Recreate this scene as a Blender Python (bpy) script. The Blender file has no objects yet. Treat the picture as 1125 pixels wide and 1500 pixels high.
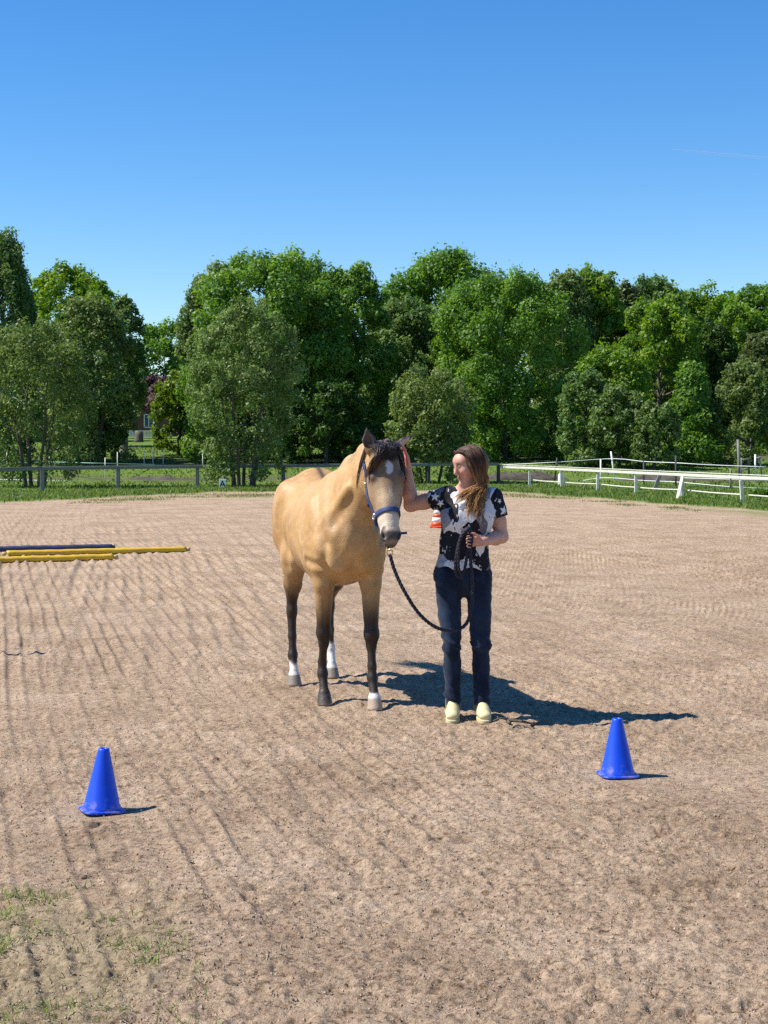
import bpy, math, random
import numpy as np
from mathutils import Vector, Matrix
from mathutils.bvhtree import BVHTree

R = math.radians
random.seed(7)
rng = np.random.default_rng(7)
SC = bpy.context.scene
COL = SC.collection

# ------------------------------------------------------------------ camera, sky, sun, exposure
F0, CX, HY, CAMH = 2250.0, 562.5, 650.0, 1.70      # focal length in photo pixels, principal column, horizon row, eye height
cam_data = bpy.data.cameras.new('camera')
cam = bpy.data.objects.new('camera', cam_data)
COL.objects.link(cam)
cam.location = (0, 0, CAMH)
cam.rotation_euler = (R(90), 0, 0)
cam_data.sensor_fit = 'AUTO'
cam_data.sensor_width = 36.0
cam_data.lens = 36.0 * F0 / 1500.0
cam_data.shift_y = -(750.0 - HY) / 1500.0
cam_data.clip_start = 0.1
cam_data.clip_end = 9000
SC.camera = cam

SUN_EL, SUN_AZ = 51.0, 2.0                         # elevation; the sun stands on the left, 4 degrees to the camera's side
sd = Vector((-math.cos(R(SUN_EL)) * math.cos(R(SUN_AZ)), -math.cos(R(SUN_EL)) * math.sin(R(SUN_AZ)), math.sin(R(SUN_EL))))
world = bpy.data.worlds.new('World')
SC.world = world
world.use_nodes = True
nt = world.node_tree
nt.nodes.clear()
wo = nt.nodes.new('ShaderNodeOutputWorld')
bg = nt.nodes.new('ShaderNodeBackground')
sky = nt.nodes.new('ShaderNodeTexSky')
sky.sky_type = 'NISHITA'
sky.sun_disc = False
sky.sun_elevation = R(SUN_EL)
sky.sun_rotation = math.atan2(sd.x, sd.y)
sky.altitude = 0
sky.air_density = 1.0
sky.dust_density = 0.0
sky.ozone_density = 5.0
hs = nt.nodes.new('ShaderNodeHueSaturation')
hs.inputs['Saturation'].default_value = 1.30
hs.inputs['Hue'].default_value = 0.505
bg.inputs['Strength'].default_value = 0.107
nt.links.new(sky.outputs[0], hs.inputs['Color'])
nt.links.new(hs.outputs[0], bg.inputs[0])
nt.links.new(bg.outputs[0], wo.inputs[0])

sun_data = bpy.data.lights.new('sun', 'SUN')
sun_data.energy = 5.0
sun_data.angle = R(0.53)
sun_data.color = (1.0, 0.955, 0.885)
sun = bpy.data.objects.new('sun', sun_data)
COL.objects.link(sun)
sun.rotation_euler = sd.to_track_quat('Z', 'Y').to_euler()
sun.location = (-30, -5, 40)

SC.view_settings.view_transform = 'Standard'
SC.view_settings.look = 'None'
SC.view_settings.gamma = 1
SC.view_settings.exposure = 0.62
SC.view_settings.use_curve_mapping = False
SC.cycles.max_bounces = 6
SC.cycles.diffuse_bounces = 2
SC.cycles.use_denoising = False
SC.cycles.transparent_max_bounces = 8

# ------------------------------------------------------------------ helpers
def at(px, py, D):
    """point of the place seen at photo pixel (px, py) at distance D"""
    return np.array([(px - CX) * D / F0, D, CAMH - (py - HY) * D / F0])

def tag(o, label=None, cat=None, group=None, kind=None):
    if label: o['label'] = label
    if cat: o['category'] = cat
    if group: o['group'] = group
    if kind: o['kind'] = kind
    return o

def empty(name, loc, rz=0.0):
    o = bpy.data.objects.new(name, None)
    o.empty_display_size = 0.2
    o.location = loc
    o.rotation_euler = (0, 0, rz)
    COL.objects.link(o)
    return o

def mk(name, V, Fc, mat, parent=None, smooth=True, attrs=None, loc=None, data=None):
    """one mesh object out of arrays; Fc is an (n,3) or (n,4) array or a list of such"""
    if data is None:
        me = bpy.data.meshes.new(name)
        V = np.asarray(V, dtype=np.float32)
        Fs = [np.asarray(f, dtype=np.int32) for f in (Fc if isinstance(Fc, list) else [Fc])]
        Fs = [f for f in Fs if len(f)]
        loops = np.concatenate([f.ravel() for f in Fs])
        sizes = np.concatenate([np.full(len(f), f.shape[1], np.int32) for f in Fs])
        starts = np.concatenate([[0], np.cumsum(sizes)[:-1]]).astype(np.int32)
        me.vertices.add(len(V)); me.vertices.foreach_set('co', V.ravel())
        me.loops.add(len(loops)); me.loops.foreach_set('vertex_index', loops)
        me.polygons.add(len(sizes)); me.polygons.foreach_set('loop_start', starts)
        me.polygons.foreach_set('loop_total', sizes)
        me.polygons.foreach_set('use_smooth', np.full(len(sizes), smooth))
        me.update(calc_edges=True)
        for k, a in (attrs or {}).items():
            a = np.asarray(a, dtype=np.float32)
            if a.ndim == 1:
                t = me.attributes.new(k, 'FLOAT', 'POINT'); t.data.foreach_set('value', a)
            else:
                if a.shape[1] == 3: a = np.concatenate([a, np.ones((len(a), 1), np.float32)], 1)
                t = me.attributes.new(k, 'FLOAT_COLOR', 'POINT'); t.data.foreach_set('color', a.ravel())
        if mat is not None: me.materials.append(mat)
    else:
        me = data
    o = bpy.data.objects.new(name, me)
    COL.objects.link(o)
    if parent is not None: o.parent = parent
    if loc is not None: o.location = loc
    return o

def copy_tree(o, parent=None):
    c = o.copy(); COL.objects.link(c)
    if parent is not None: c.parent = parent
    for ch in [x for x in bpy.data.objects if x.parent == o]:
        copy_tree(ch, c)
    return c

class MB:
    """collects simple shapes into one mesh"""
    def __init__(s): s.V = []; s.Q = []; s.T = []; s.n = 0
    def add(s, V, Q=None, T=None):
        V = np.asarray(V, float); s.V.append(V)
        if Q is not None and len(Q): s.Q.append(np.asarray(Q, int) + s.n)
        if T is not None and len(T): s.T.append(np.asarray(T, int) + s.n)
        s.n += len(V)
    def box(s, c, size, rot=None, bev=0.0):
        x, y, z = [0.5 * a for a in size]
        if bev <= 0:
            V = np.array([[i * x, j * y, k * z] for i in (-1, 1) for j in (-1, 1) for k in (-1, 1)])
            Q = [[0, 1, 3, 2], [4, 6, 7, 5], [0, 4, 5, 1], [2, 3, 7, 6], [0, 2, 6, 4], [1, 5, 7, 3]]
            T = None
        else:
            b = bev; P = []
            for i in (-1, 1):
                for j in (-1, 1):
                    for k in (-1, 1):
                        P += [[i * x, j * (y - b), k * (z - b)], [i * (x - b), j * y, k * (z - b)], [i * (x - b), j * (y - b), k * z]]
            V = np.array(P); I = lambda i, j, k, a: ((i * 2 + j) * 2 + k) * 3 + a
            Q = []; T = []
            for i in (0, 1):
                f = [I(i, 0, 0, 0), I(i, 1, 0, 0), I(i, 1, 1, 0), I(i, 0, 1, 0)]; Q.append(f if i else f[::-1])
                f = [I(0, i, 0, 1), I(0, i, 1, 1), I(1, i, 1, 1), I(1, i, 0, 1)]; Q.append(f if i else f[::-1])
                f = [I(0, 0, i, 2), I(1, 0, i, 2), I(1, 1, i, 2), I(0, 1, i, 2)]; Q.append(f if i else f[::-1])
            for i in (0, 1):
                for j in (0, 1):
                    Q.append([I(i, j, 0, 0), I(i, j, 1, 0), I(i, j, 1, 1), I(i, j, 0, 1)])
                    Q.append([I(i, 0, j, 0), I(i, 1, j, 0), I(i, 1, j, 2), I(i, 0, j, 2)])
                    Q.append([I(0, i, j, 1), I(1, i, j, 1), I(1, i, j, 2), I(0, i, j, 2)])
                    for k in (0, 1): T.append([I(i, j, k, 0), I(i, j, k, 1), I(i, j, k, 2)])
        if rot is not None: V = V @ np.array(rot.to_3x3() if hasattr(rot, 'to_3x3') else rot).T
        s.add(V + np.asarray(c, float), Q, T)
    def beam(s, a, b, w, h, bev=0.0, up=(0, 0, 1)):
        a = np.asarray(a, float); b = np.asarray(b, float); d = b - a; L = np.linalg.norm(d); d = d / L
        u = np.asarray(up, float)
        if abs(d @ u) > .98: u = np.array([0, 1., 0])
        sx = np.cross(d, u); sx /= np.linalg.norm(sx); uz = np.cross(sx, d)
        M = np.stack([sx, d, uz], 1)
        s.box((a + b) / 2, (w, L, h), M, bev)
    def tube(s, P, r, k=8, cap=True):
        V, Q = tube_arrays(P, r, k)
        T = []
        if cap:
            n = len(P)
            c0 = len(V); V = np.concatenate([V, [P[0]], [P[-1]]])
            for i in range(k):
                T.append([c0, (i + 1) % k, i]); T.append([c0 + 1, (n - 1) * k + i, (n - 1) * k + (i + 1) % k])
        s.add(V, Q, T)
    def lathe(s, prof, k=32, c=(0, 0, 0), close=True):
        prof = np.asarray(prof, float); n = len(prof)
        a = np.arange(k) * 2 * np.pi / k
        V = np.stack([np.outer(prof[:, 0], np.cos(a)), np.outer(prof[:, 0], np.sin(a)), np.repeat(prof[:, 1:2], k, 1)], -1).reshape(-1, 3)
        Q = [[i * k + j, i * k + (j + 1) % k, (i + 1) * k + (j + 1) % k, (i + 1) * k + j] for i in range(n - 1) for j in range(k)]
        s.add(V + np.asarray(c, float), Q)
    def build(s, name, mat, parent=None, smooth=False, loc=None, attrs=None):
        fs = []
        if s.Q: fs.append(np.concatenate(s.Q))
        if s.T: fs.append(np.concatenate(s.T))
        return mk(name, np.concatenate(s.V), fs, mat, parent, smooth, attrs, loc)

def tube_arrays(P, r, k=8):
    P = np.asarray(P, float); n = len(P)
    r = np.broadcast_to(np.asarray(r, float), (n,))
    T = np.gradient(P, axis=0); T /= np.linalg.norm(T, axis=1, keepdims=True) + 1e-12
    ref = np.array([0, 0, 1.]) if abs(T[0, 2]) < .9 else np.array([1., 0, 0])
    U = np.zeros_like(P); u = ref - T[0] * (ref @ T[0]); u /= np.linalg.norm(u)
    for i in range(n):
        u = u - T[i] * (u @ T[i]); u /= np.linalg.norm(u) + 1e-12; U[i] = u
    W = np.cross(T, U)
    a = np.arange(k) * 2 * np.pi / k
    V = P[:, None] + r[:, None, None] * (np.cos(a)[None, :, None] * U[:, None] + np.sin(a)[None, :, None] * W[:, None])
    i, j = np.meshgrid(np.arange(n - 1), np.arange(k), indexing='ij')
    Q = np.stack([i * k + j, i * k + (j + 1) % k, (i + 1) * k + (j + 1) % k, (i + 1) * k + j], -1).reshape(-1, 4)
    return V.reshape(-1, 3), Q

def spline(pts, n):
    """Catmull-Rom through pts, n samples"""
    p = np.asarray(pts, float); p = np.concatenate([[2 * p[0] - p[1]], p, [2 * p[-1] - p[-2]]])
    m = len(p) - 3; t = np.linspace(0, m - 1e-9, n); i = t.astype(int); f = (t - i)[:, None]
    a, b, c, d = p[i], p[i + 1], p[i + 2], p[i + 3]
    return .5 * (2 * b + (c - a) * f + (2 * a - 5 * b + 4 * c - d) * f ** 2 + (3 * b - a - 3 * c + d) * f ** 3)

def _h(ix, iy, iz, seed):
    x = (ix.astype(np.int64) * 374761393 + iy.astype(np.int64) * 668265263 + iz.astype(np.int64) * 2147483647 + seed * 974711) & 0xffffffff
    x = ((x ^ (x >> 13)) * 1274126177) & 0xffffffff
    x = ((x ^ (x >> 15)) * 2246822519) & 0xffffffff
    return ((x ^ (x >> 16)) & 0xffff).astype(np.float32) / 65535.0

def vn2(x, y, seed=0):
    ix = np.floor(x); iy = np.floor(y); fx = (x - ix).astype(np.float32); fy = (y - iy).astype(np.float32)
    ix = ix.astype(np.int64); iy = iy.astype(np.int64); z = np.zeros_like(ix)
    fx = fx * fx * (3 - 2 * fx); fy = fy * fy * (3 - 2 * fy)
    a = _h(ix, iy, z, seed); b = _h(ix + 1, iy, z, seed); c = _h(ix, iy + 1, z, seed); d = _h(ix + 1, iy + 1, z, seed)
    return (a * (1 - fx) + b * fx) * (1 - fy) + (c * (1 - fx) + d * fx) * fy

def vn3(p, seed=0):
    i = np.floor(p); f = (p - i).astype(np.float32); i = i.astype(np.int64); f = f * f * (3 - 2 * f)
    x, y, z = i[:, 0], i[:, 1], i[:, 2]; o = 0
    for a in (0, 1):
        for b in (0, 1):
            for c in (0, 1):
                w = (f[:, 0] if a else 1 - f[:, 0]) * (f[:, 1] if b else 1 - f[:, 1]) * (f[:, 2] if c else 1 - f[:, 2])
                o = o + w * _h(x + a, y + b, z + c, seed)
    return o

def fbm2(x, y, n=4, seed=0):
    s = 0; a = .5
    for i in range(n):
        s = s + a * vn2(x, y, seed + i); x = x * 2.03 + 7.1; y = y * 2.03 + 3.7; a *= .5
    return s

def sst(a, b, x):
    t = np.clip((x - a) / (b - a), 0, 1); return t * t * (3 - 2 * t)

# ------------------------------------------------------------------ materials
def new_mat(name):
    m = bpy.data.materials.new(name); m.use_nodes = True
    t = m.node_tree; b = t.nodes['Principled BSDF']
    return m, t, b

def plain(name, col, rough=.6, metal=0.0, var=.12, scale=30.0, bump=.0, spec=.5, bscale=None, sheen=0):
    m, t, b = new_mat(name)
    tc = t.nodes.new('ShaderNodeTexCoord'); nz = t.nodes.new('ShaderNodeTexNoise')
    nz.inputs['Scale'].default_value = scale; nz.inputs['Detail'].default_value = 6
    t.links.new(tc.outputs['Object'], nz.inputs['Vector'])
    mx = t.nodes.new('ShaderNodeMix'); mx.data_type = 'RGBA'
    mx.inputs[6].default_value = (*[c * (1 - var * 1.6) for c in col], 1); mx.inputs[7].default_value = (*[min(1, c * (1 + var * 1.6)) for c in col], 1)
    t.links.new(nz.outputs[0], mx.inputs[0]); t.links.new(mx.outputs[2], b.inputs['Base Color'])
    b.inputs['Roughness'].default_value = rough; b.inputs['Metallic'].default_value = metal
    b.inputs['Specular IOR Level'].default_value = spec
    if sheen: b.inputs['Sheen Weight'].default_value = sheen
    if bump:
        n2 = t.nodes.new('ShaderNodeTexNoise'); n2.inputs['Scale'].default_value = bscale or scale * 3; n2.inputs['Detail'].default_value = 5
        t.links.new(tc.outputs['Object'], n2.inputs['Vector'])
        bp = t.nodes.new('ShaderNodeBump'); bp.inputs['Strength'].default_value = bump; bp.inputs['Distance'].default_value = .01
        t.links.new(n2.outputs[0], bp.inputs['Height']); t.links.new(bp.outputs[0], b.inputs['Normal'])
    return m

def attr_mat(name, attr='col', rough=.6, spec=.4, var=.0, scale=60, bump=0, bscale=200, sheen=0, stretch=None):
    m, t, b = new_mat(name)
    a = t.nodes.new('ShaderNodeAttribute'); a.attribute_name = attr
    src = a.outputs['Color']
    tc = t.nodes.new('ShaderNodeTexCoord'); mp = t.nodes.new('ShaderNodeMapping')
    if stretch: mp.inputs['Scale'].default_value = stretch
    t.links.new(tc.outputs['Object'], mp.inputs['Vector'])
    if var:
        nz = t.nodes.new('ShaderNodeTexNoise'); nz.inputs['Scale'].default_value = scale; nz.inputs['Detail'].default_value = 5
        t.links.new(mp.outputs[0], nz.inputs['Vector'])
        mr = t.nodes.new('ShaderNodeMapRange'); mr.inputs[3].default_value = 1 - var; mr.inputs[4].default_value = 1 + var
        mr.inputs[1].default_value = .25; mr.inputs[2].default_value = .75
        t.links.new(nz.outputs[0], mr.inputs[0])
        ml = t.nodes.new('ShaderNodeMix'); ml.data_type = 'RGBA'; ml.blend_type = 'MULTIPLY'; ml.inputs[0].default_value = 1
        t.links.new(src, ml.inputs[6]); t.links.new(mr.outputs[0], ml.inputs[7]); src = ml.outputs[2]
    t.links.new(src, b.inputs['Base Color'])
    b.inputs['Roughness'].default_value = rough; b.inputs['Specular IOR Level'].default_value = spec
    if sheen: b.inputs['Sheen Weight'].default_value = sheen; b.inputs['Sheen Roughness'].default_value = .4
    if bump:
        n2 = t.nodes.new('ShaderNodeTexNoise'); n2.inputs['Scale'].default_value = bscale; n2.inputs['Detail'].default_value = 4
        t.links.new(mp.outputs[0], n2.inputs['Vector'])
        bp = t.nodes.new('ShaderNodeBump'); bp.inputs['Strength'].default_value = bump; bp.inputs['Distance'].default_value = .01
        t.links.new(n2.outputs[0], bp.inputs['Height']); t.links.new(bp.outputs[0], b.inputs['Normal'])
    return m

def leaf_mat(name):
    """leaf: per-leaf colour, some light passes through"""
    m, t, b = new_mat(name)
    a = t.nodes.new('ShaderNodeAttribute'); a.attribute_name = 'col'
    t.links.new(a.outputs['Color'], b.inputs['Base Color'])
    b.inputs['Roughness'].default_value = .48; b.inputs['Specular IOR Level'].default_value = .3
    tr = t.nodes.new('ShaderNodeBsdfTranslucent')
    hsv = t.nodes.new('ShaderNodeHueSaturation'); hsv.inputs['Saturation'].default_value = 1.15; hsv.inputs['Value'].default_value = 1.5; hsv.inputs['Hue'].default_value = .49
    t.links.new(a.outputs['Color'], hsv.inputs['Color']); t.links.new(hsv.outputs[0], tr.inputs['Color'])
    mx = t.nodes.new('ShaderNodeMixShader'); mx.inputs[0].default_value = .42
    t.links.new(b.outputs[0], mx.inputs[1]); t.links.new(tr.outputs[0], mx.inputs[2])
    t.links.new(mx.outputs[0], t.nodes['Material Output'].inputs['Surface'])
    return m
M_LEAF = leaf_mat('leaf'); M_GRASS = leaf_mat('grass_blade')
M_BARK = plain('bark', (.10, .085, .065), .9, var=.35, scale=8, bump=.6)
M_BARK_PALE = plain('pale_bark', (.30, .28, .24), .85, var=.35, scale=6, bump=.5)
M_WHITEPAINT = plain('white_paint', (.80, .79, .74), .55, var=.06, scale=6, bump=.15)
M_OLDWHITE = plain('weathered_white_paint', (.60, .575, .50), .75, var=.22, scale=5, bump=.3)
M_GREYWOOD = plain('weathered_wood', (.19, .185, .16), .85, var=.25, scale=10, bump=.4)
M_DARKWOOD = plain('dark_wood', (.06, .055, .05), .85, var=.3, scale=10, bump=.4)
M_TAPE = plain('white_tape', (.78, .80, .78), .6, var=.05, scale=20)
M_GREENTAPE = plain('green_tape', (.16, .36, .26), .6, var=.1, scale=20)
# ------------------------------------------------------------------ ground
def terrain(x, y):
    """the land: flat at the arena, a gentle rise beyond the far fence"""
    t = np.maximum(np.asarray(y, float) - 60.0, 0)
    z = np.where(t < 10, .055 * t * t / 20, .055 * (t - 5))
    t2 = np.maximum(np.asarray(y, float) - 88.0, 0)
    z = z - .033 * t2
    return z

EDGE_X = np.array([-60, -14, -10.9, -8.5, -6.2, -3.5, 0, 3.2, 4.6, 6.0, 6.9, 8.1, 9.5, 11.5, 14, 60])
EDGE_Y = np.array([30, 41, 44.5, 48.5, 52.5, 54.5, 55.5, 54.3, 52.5, 49, 46.3, 42.3, 38.3, 33, 27, 8])
def verge(x, y):
    """> 0 on the grass beyond the arena edge (metres past it)"""
    return (y - np.interp(x, EDGE_X, EDGE_Y)) * .55 + (fbm2(x * .9, y * .9, 4, 11) - .47) * 2.2

FEET = [(-.386, 9.99), (-.059, 9.81), (-.626, 10.80), (-.359, 11.15), (.418, 9.44), (.607, 9.43)]
CONES = [(-1.305, 7.10), (1.195, 7.86)]

def sand_height(x, y):
    fade = 1 - .75 * sst(14, 40, y)
    h = (fbm2(x * 1.1, y * 1.1, 4, 3) - .47) * .045
    # harrow tracks: run away from the camera, bend a little, fade in and out
    wob = (fbm2(x * .18, y * .07, 2, 21) - .4) * .9 + (fbm2(x * 2.2, y * .9, 3, 22) - .44) * .045
    u = x + .0016 * (y - 12) ** 2 * np.sign(y - 12) * .4 + wob
    tr = np.zeros_like(x)
    for per, amp, sd_, sl in ((.37, .0058, 31, .14), (.122, .0090, 32, .255), (.21, .0050, 33, .17)):
        ph = (u + sl * (y - 5.5)) / per; c = np.floor(ph); f = ph - c
        on = sst(.30, .70, .6 * vn2(c * 3.17, y * .35 + c * 1.3, sd_) + .4 * vn2(c * 5.1, y * 1.9 + c * 2.3, sd_ + 5))
        tr = tr + amp * (.25 + .75 * on) * (np.exp(-((f - .40) / .16) ** 2) - .55 * np.exp(-((f - .70) / .16) ** 2))
    h = h + tr * (.45 + 1.0 * vn2(x * .6, y * .4, 24)) * (1 + 2.6 * sst(8, 26, y)) * (.25 + .75 * sst(.3, .6, vn2(x * .8, y * .45, 25) + .35 * sst(5, 8, y)))
    # clods and scuffs
    n1 = fbm2(x * 9, y * 9, 3, 41); n2 = fbm2(x * 21, y * 15, 3, 44)
    patch = .35 + 1.1 * sst(.3, .7, fbm2(x * .8, y * .8, 3, 47))
    bil = lambda a, b, sd_: np.abs(vn2(a, b, sd_) - .5) * 2
    wx = x + (vn2(x * 13, y * 13, 55) - .5) * .05; wy = y + (vn2(x * 13, y * 13, 56) - .5) * .05
    h = h + patch * (.0045 * bil(wx * 6.5, wy * 7.5, 57) + .0080 * bil(wx * 15, wy * 19, 58) + .012 * (n2 - .44))
    h = h + patch * .0085 * bil(wx * 31, wy * 38, 59) * (1 - sst(10, 20, y))
    n3 = fbm2(x * 48, y * 40, 2, 51)
    h = h + .010 * (n3 - .37) * patch * (1 - sst(9, 18, y))
    return h * fade

def make_ground():
    core = np.linspace(-.37, .37, 720)
    outs = .37 * np.power(1.34, np.arange(1, 13)); us = np.concatenate([-outs[::-1], core, outs])
    ys = [-14, -9, -5, -2, 0, 1.2, 2.2, 3.0, 3.5]
    y = 3.8
    while y < 62:
        ys.append(y); y += min(max(.0085, y * y * .00052), .15 if y < 45 else .45)
    y1 = y; n_f = len(ys)
    while y < 900: ys.append(y); y += max(.6, (y - 50) * .07)
    ys = np.array(ys)
    Y = np.repeat(ys[:, None], len(us), 1); X = us[None] * np.maximum(Y, 3.2)
    shp = X.shape; x = X.ravel(); yv = Y.ravel()
    g = verge(x, yv)
    gm = sst(-.25, .45, g)
    z = terrain(x, yv)
    near = (yv < 64) & (yv > -3) & (np.abs(x) < .5 * np.maximum(yv, 3.2) + 2)
    hz = np.zeros_like(z); hz[near] = sand_height(x[near], yv[near])
    # hoof prints and boot marks: shallow bowls with a pushed-up rim
    H = hz.reshape(shp)
    for i in range(900):
        py = 4.2 + 20 * rng.random() ** 1.6; px = (rng.random() - .5) * .62 * py
        r = rng.uniform(.045, .075); dep = rng.uniform(.005, .013); an = rng.uniform(0, 6.28)
        i0, i1 = np.searchsorted(ys, [py - 3 * r, py + 3 * r])
        j0, j1 = np.searchsorted(us, [(px - 3 * r) / py, (px + 3 * r) / py])
        if i1 <= i0 or j1 <= j0: continue
        dx = X[i0:i1, j0:j1] - px; dy = Y[i0:i1, j0:j1] - py
        ca, sa = math.cos(an), math.sin(an); e = rng.uniform(.65, 1.0)
        q = np.sqrt((dx * ca + dy * sa) ** 2 + ((-dx * sa + dy * ca) / e) ** 2) / r
        H[i0:i1, j0:j1] += -dep * np.exp(-(q / .8) ** 4) + .55 * dep * np.exp(-((q - 1.25) / .35) ** 2)
    # level footing under hooves, boots and cones
    for (fx, fy, rr) in [(a, b, .07) for a, b in FEET] + [(a, b, .15) for a, b in CONES]:
        q = np.hypot(X - fx, Y - fy) / rr
        k = 1 - sst(.9, 2.0, q); H[...] = H * (1 - k) + k * 0.0
    hz = H.ravel() * (1 - gm)
    gr = gm * sst(0, 3, g) * (.10 * (fbm2(x * .5, yv * .5, 3, 61) - .4)) + gm * .03
    z = z + hz + gr
    # weedy strip just inside the far edge, and weeds in the near left corner
    weed = np.exp(-((g + 1.6 + (vn2(x * .5, yv * .5, 71) - .5) * 1.6) / 1.0) ** 2) * sst(.34, .54, fbm2(x * .5, yv * .8, 3, 72)) * (x > -8.5)
    weed += .30 * sst(.42, .75, fbm2(x * 5, yv * 5, 3, 73) * .5 + .5 * sst(-.45, -1.05, x) * sst(6.3, 5.0, yv) + .12)* sst(-.42, -.8, x) * sst(6.3, 5.2, yv)
    mud = np.exp(-((yv - 66.5 - (vn2(x * .2, yv * .1, 81) - .5) * 3) / 1.5) ** 2) * sst(.35, .6, fbm2(x * .25, yv * .3, 3, 82)) * (yv > 60)
    track = np.exp(-((yv - 80 - .1 * x) / 1.6) ** 2) * .9
    V = np.stack([x, yv, z], 1)
    n, m = shp
    i, j = np.meshgrid(np.arange(n - 1), np.arange(m - 1), indexing='ij')
    Q = np.stack([i * m + j, i * m + j + 1, (i + 1) * m + j + 1, (i + 1) * m + j], -1).reshape(-1, 4)
    qg = g[Q].min(1) > -1.0
    for nm, sel in (('sand_arena', ~qg), ('meadow', qg)):
        q = Q[sel]; used = np.zeros(len(V), bool); used[q.ravel()] = True
        mp = np.cumsum(used) - 1
        o = mk(nm, V[used], mp[q], M_GROUND, attrs={'grassy': gm[used], 'weed': np.clip(weed, 0, 1)[used], 'mud': np.clip(mud + track, 0, 1)[used]})
        tag(o, {'sand_arena': 'raked pale brown sand of the riding arena', 'meadow': 'green grass verge and paddock beyond the arena'}[nm], kind='structure')

def ground_material():
    m, t, b = new_mat('sand_and_grass'); N = t.nodes.new; L = t.links.new
    tc = N('ShaderNodeTexCoord')
    def noise(scale, detail=6, rough=.6, vec=None):
        n = N('ShaderNodeTexNoise'); n.inputs['Scale'].default_value = scale; n.inputs['Detail'].default_value = detail; n.inputs['Roughness'].default_value = rough
        L(vec or tc.outputs['Object'], n.inputs['Vector']); return n.outputs[0]
    def ramp(src, stops):
        r = N('ShaderNodeValToRGB'); e = r.color_ramp.elements
        while len(e) < len(stops): e.new(.5)
        for k, (p, c) in enumerate(stops): e[k].position = p; e[k].color = (*c, 1)
        L(src, r.inputs[0]); return r.outputs[0]
    def mix(f, a, c, mode='MIX'):
        x = N('ShaderNodeMix'); x.data_type = 'RGBA'; x.blend_type = mode
        if isinstance(f, float): x.inputs[0].default_value = f
        else: L(f, x.inputs[0])
        L(a, x.inputs[6]); L(c, x.inputs[7]); return x.outputs[2]
    base = ramp(noise(1.1, 8, .65), [(.30, (.335, .238, .157)), (.5, (.440, .323, .220)), (.70, (.520, .395, .282))])
    grain = ramp(noise(55, 8, .75), [(.34, (.42, .38, .33)), (.45, (.93, .92, .91)), (.54, (1.07, 1.07, 1.06)), (.68, (1.38, 1.36, 1.33))])
    c = mix(1.0, base, grain, 'MULTIPLY')
    crumbs = ramp(noise(16, 10, .8), [(.37, (.46, .41, .36)), (.45, (.95, .94, .93)), (.60, (1.02, 1.02, 1.02)), (.70, (1.18, 1.17, 1.15))])
    c = mix(1.0, c, crumbs, 'MULTIPLY')
    spk = ramp(noise(31, 6, .7), [(.36, (.40, .36, .31)), (.44, (.92, .91, .90)), (.56, (1.04, 1.04, 1.03)), (.66, (1.30, 1.29, 1.26))])
    c = mix(1.0, c, spk, 'MULTIPLY')
    mott = ramp(noise(5.2, 9, .75), [(.34, (.74, .71, .68)), (.48, (.99, .98, .98)), (.56, (1.02, 1.02, 1.02)), (.68, (1.12, 1.12, 1.11))])
    c = mix(1.0, c, mott, 'MULTIPLY')
    gcol = ramp(noise(2.6, 9, .75), [(.28, (.055, .085, .016)), (.48, (.105, .165, .028)), (.62, (.160, .225, .045)), (.78, (.24, .27, .09))])
    wcol = ramp(noise(9, 7, .7), [(.35, (.16, .17, .06)), (.6, (.26, .25, .11))])
    mudc = ramp(noise(3.3, 8, .75), [(.35, (.028, .022, .018)), (.55, (.11, .085, .065)), (.75, (.26, .215, .175))])
    def at_(n):
        a = N('ShaderNodeAttribute'); a.attribute_name = n; return a.outputs['Fac']
    def mul(a, k):
        x = N('ShaderNodeMath'); x.operation = 'MULTIPLY'; L(a, x.inputs[0])
        if isinstance(k, float): x.inputs[1].default_value = k
        else: L(k, x.inputs[1])
        return x.outputs[0]
    c = mix(mul(at_('weed'), .88), c, wcol)
    gg = mix(at_('mud'), gcol, mudc)
    c = mix(at_('grassy'), c, gg)
    L(c, b.inputs['Base Color']); b.inputs['Roughness'].default_value = .95; b.inputs['Specular IOR Level'].default_value = .12
    ad = N('ShaderNodeMath'); ad.operation = 'MULTIPLY_ADD'; L(noise(38, 8, .72), ad.inputs[0]); ad.inputs[1].default_value = 1.0; L(noise(120, 4, .7), ad.inputs[2])
    bp = N('ShaderNodeBump'); bp.inputs['Strength'].default_value = 1.0; bp.inputs['Distance'].default_value = .014
    L(ad.outputs[0], bp.inputs['Height']); L(bp.outputs[0], b.inputs['Normal'])
    return m
M_GROUND = ground_material()
make_ground()

# ------------------------------------------------------------------ grass blades
def grass(name, label, P, hgt, wid, col, lean=.5, per=1):
    """bent two-quad blades at the points P"""
    n = len(P); a = rng.random(n) * 6.283; h = hgt * rng.uniform(.55, 1.35, n); w = wid * rng.uniform(.6, 1.3, n)
    d = np.stack([np.cos(a), np.sin(a), np.zeros(n)], 1); s = np.stack([-np.sin(a), np.cos(a), np.zeros(n)], 1)
    ln = (lean * rng.uniform(.2, 1.2, n) * h)[:, None]
    up = np.array([0, 0, 1.])
    p1 = P + d * ln * .3 + up * (h * .55)[:, None]; p2 = P + d * ln + up * (h * .95)[:, None]
    w2 = (w * .5)[:, None] * s
    V = np.stack([P - w2, P + w2, p1 - w2 * .8, p1 + w2 * .8, p2], 1).reshape(-1, 3)
    i = np.arange(n)[:, None] * 5
    c = np.asarray(col)[rng.integers(0, len(col), n)] * rng.uniform(.75, 1.25, (n, 1))
    o = mk(name, V, [i + np.array([0, 1, 3, 2]), i + np.array([2, 3, 4])], M_GRASS, attrs={'col': np.repeat(c, 5, 0)}, smooth=False)
    return tag(o, label, kind='stuff')

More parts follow.
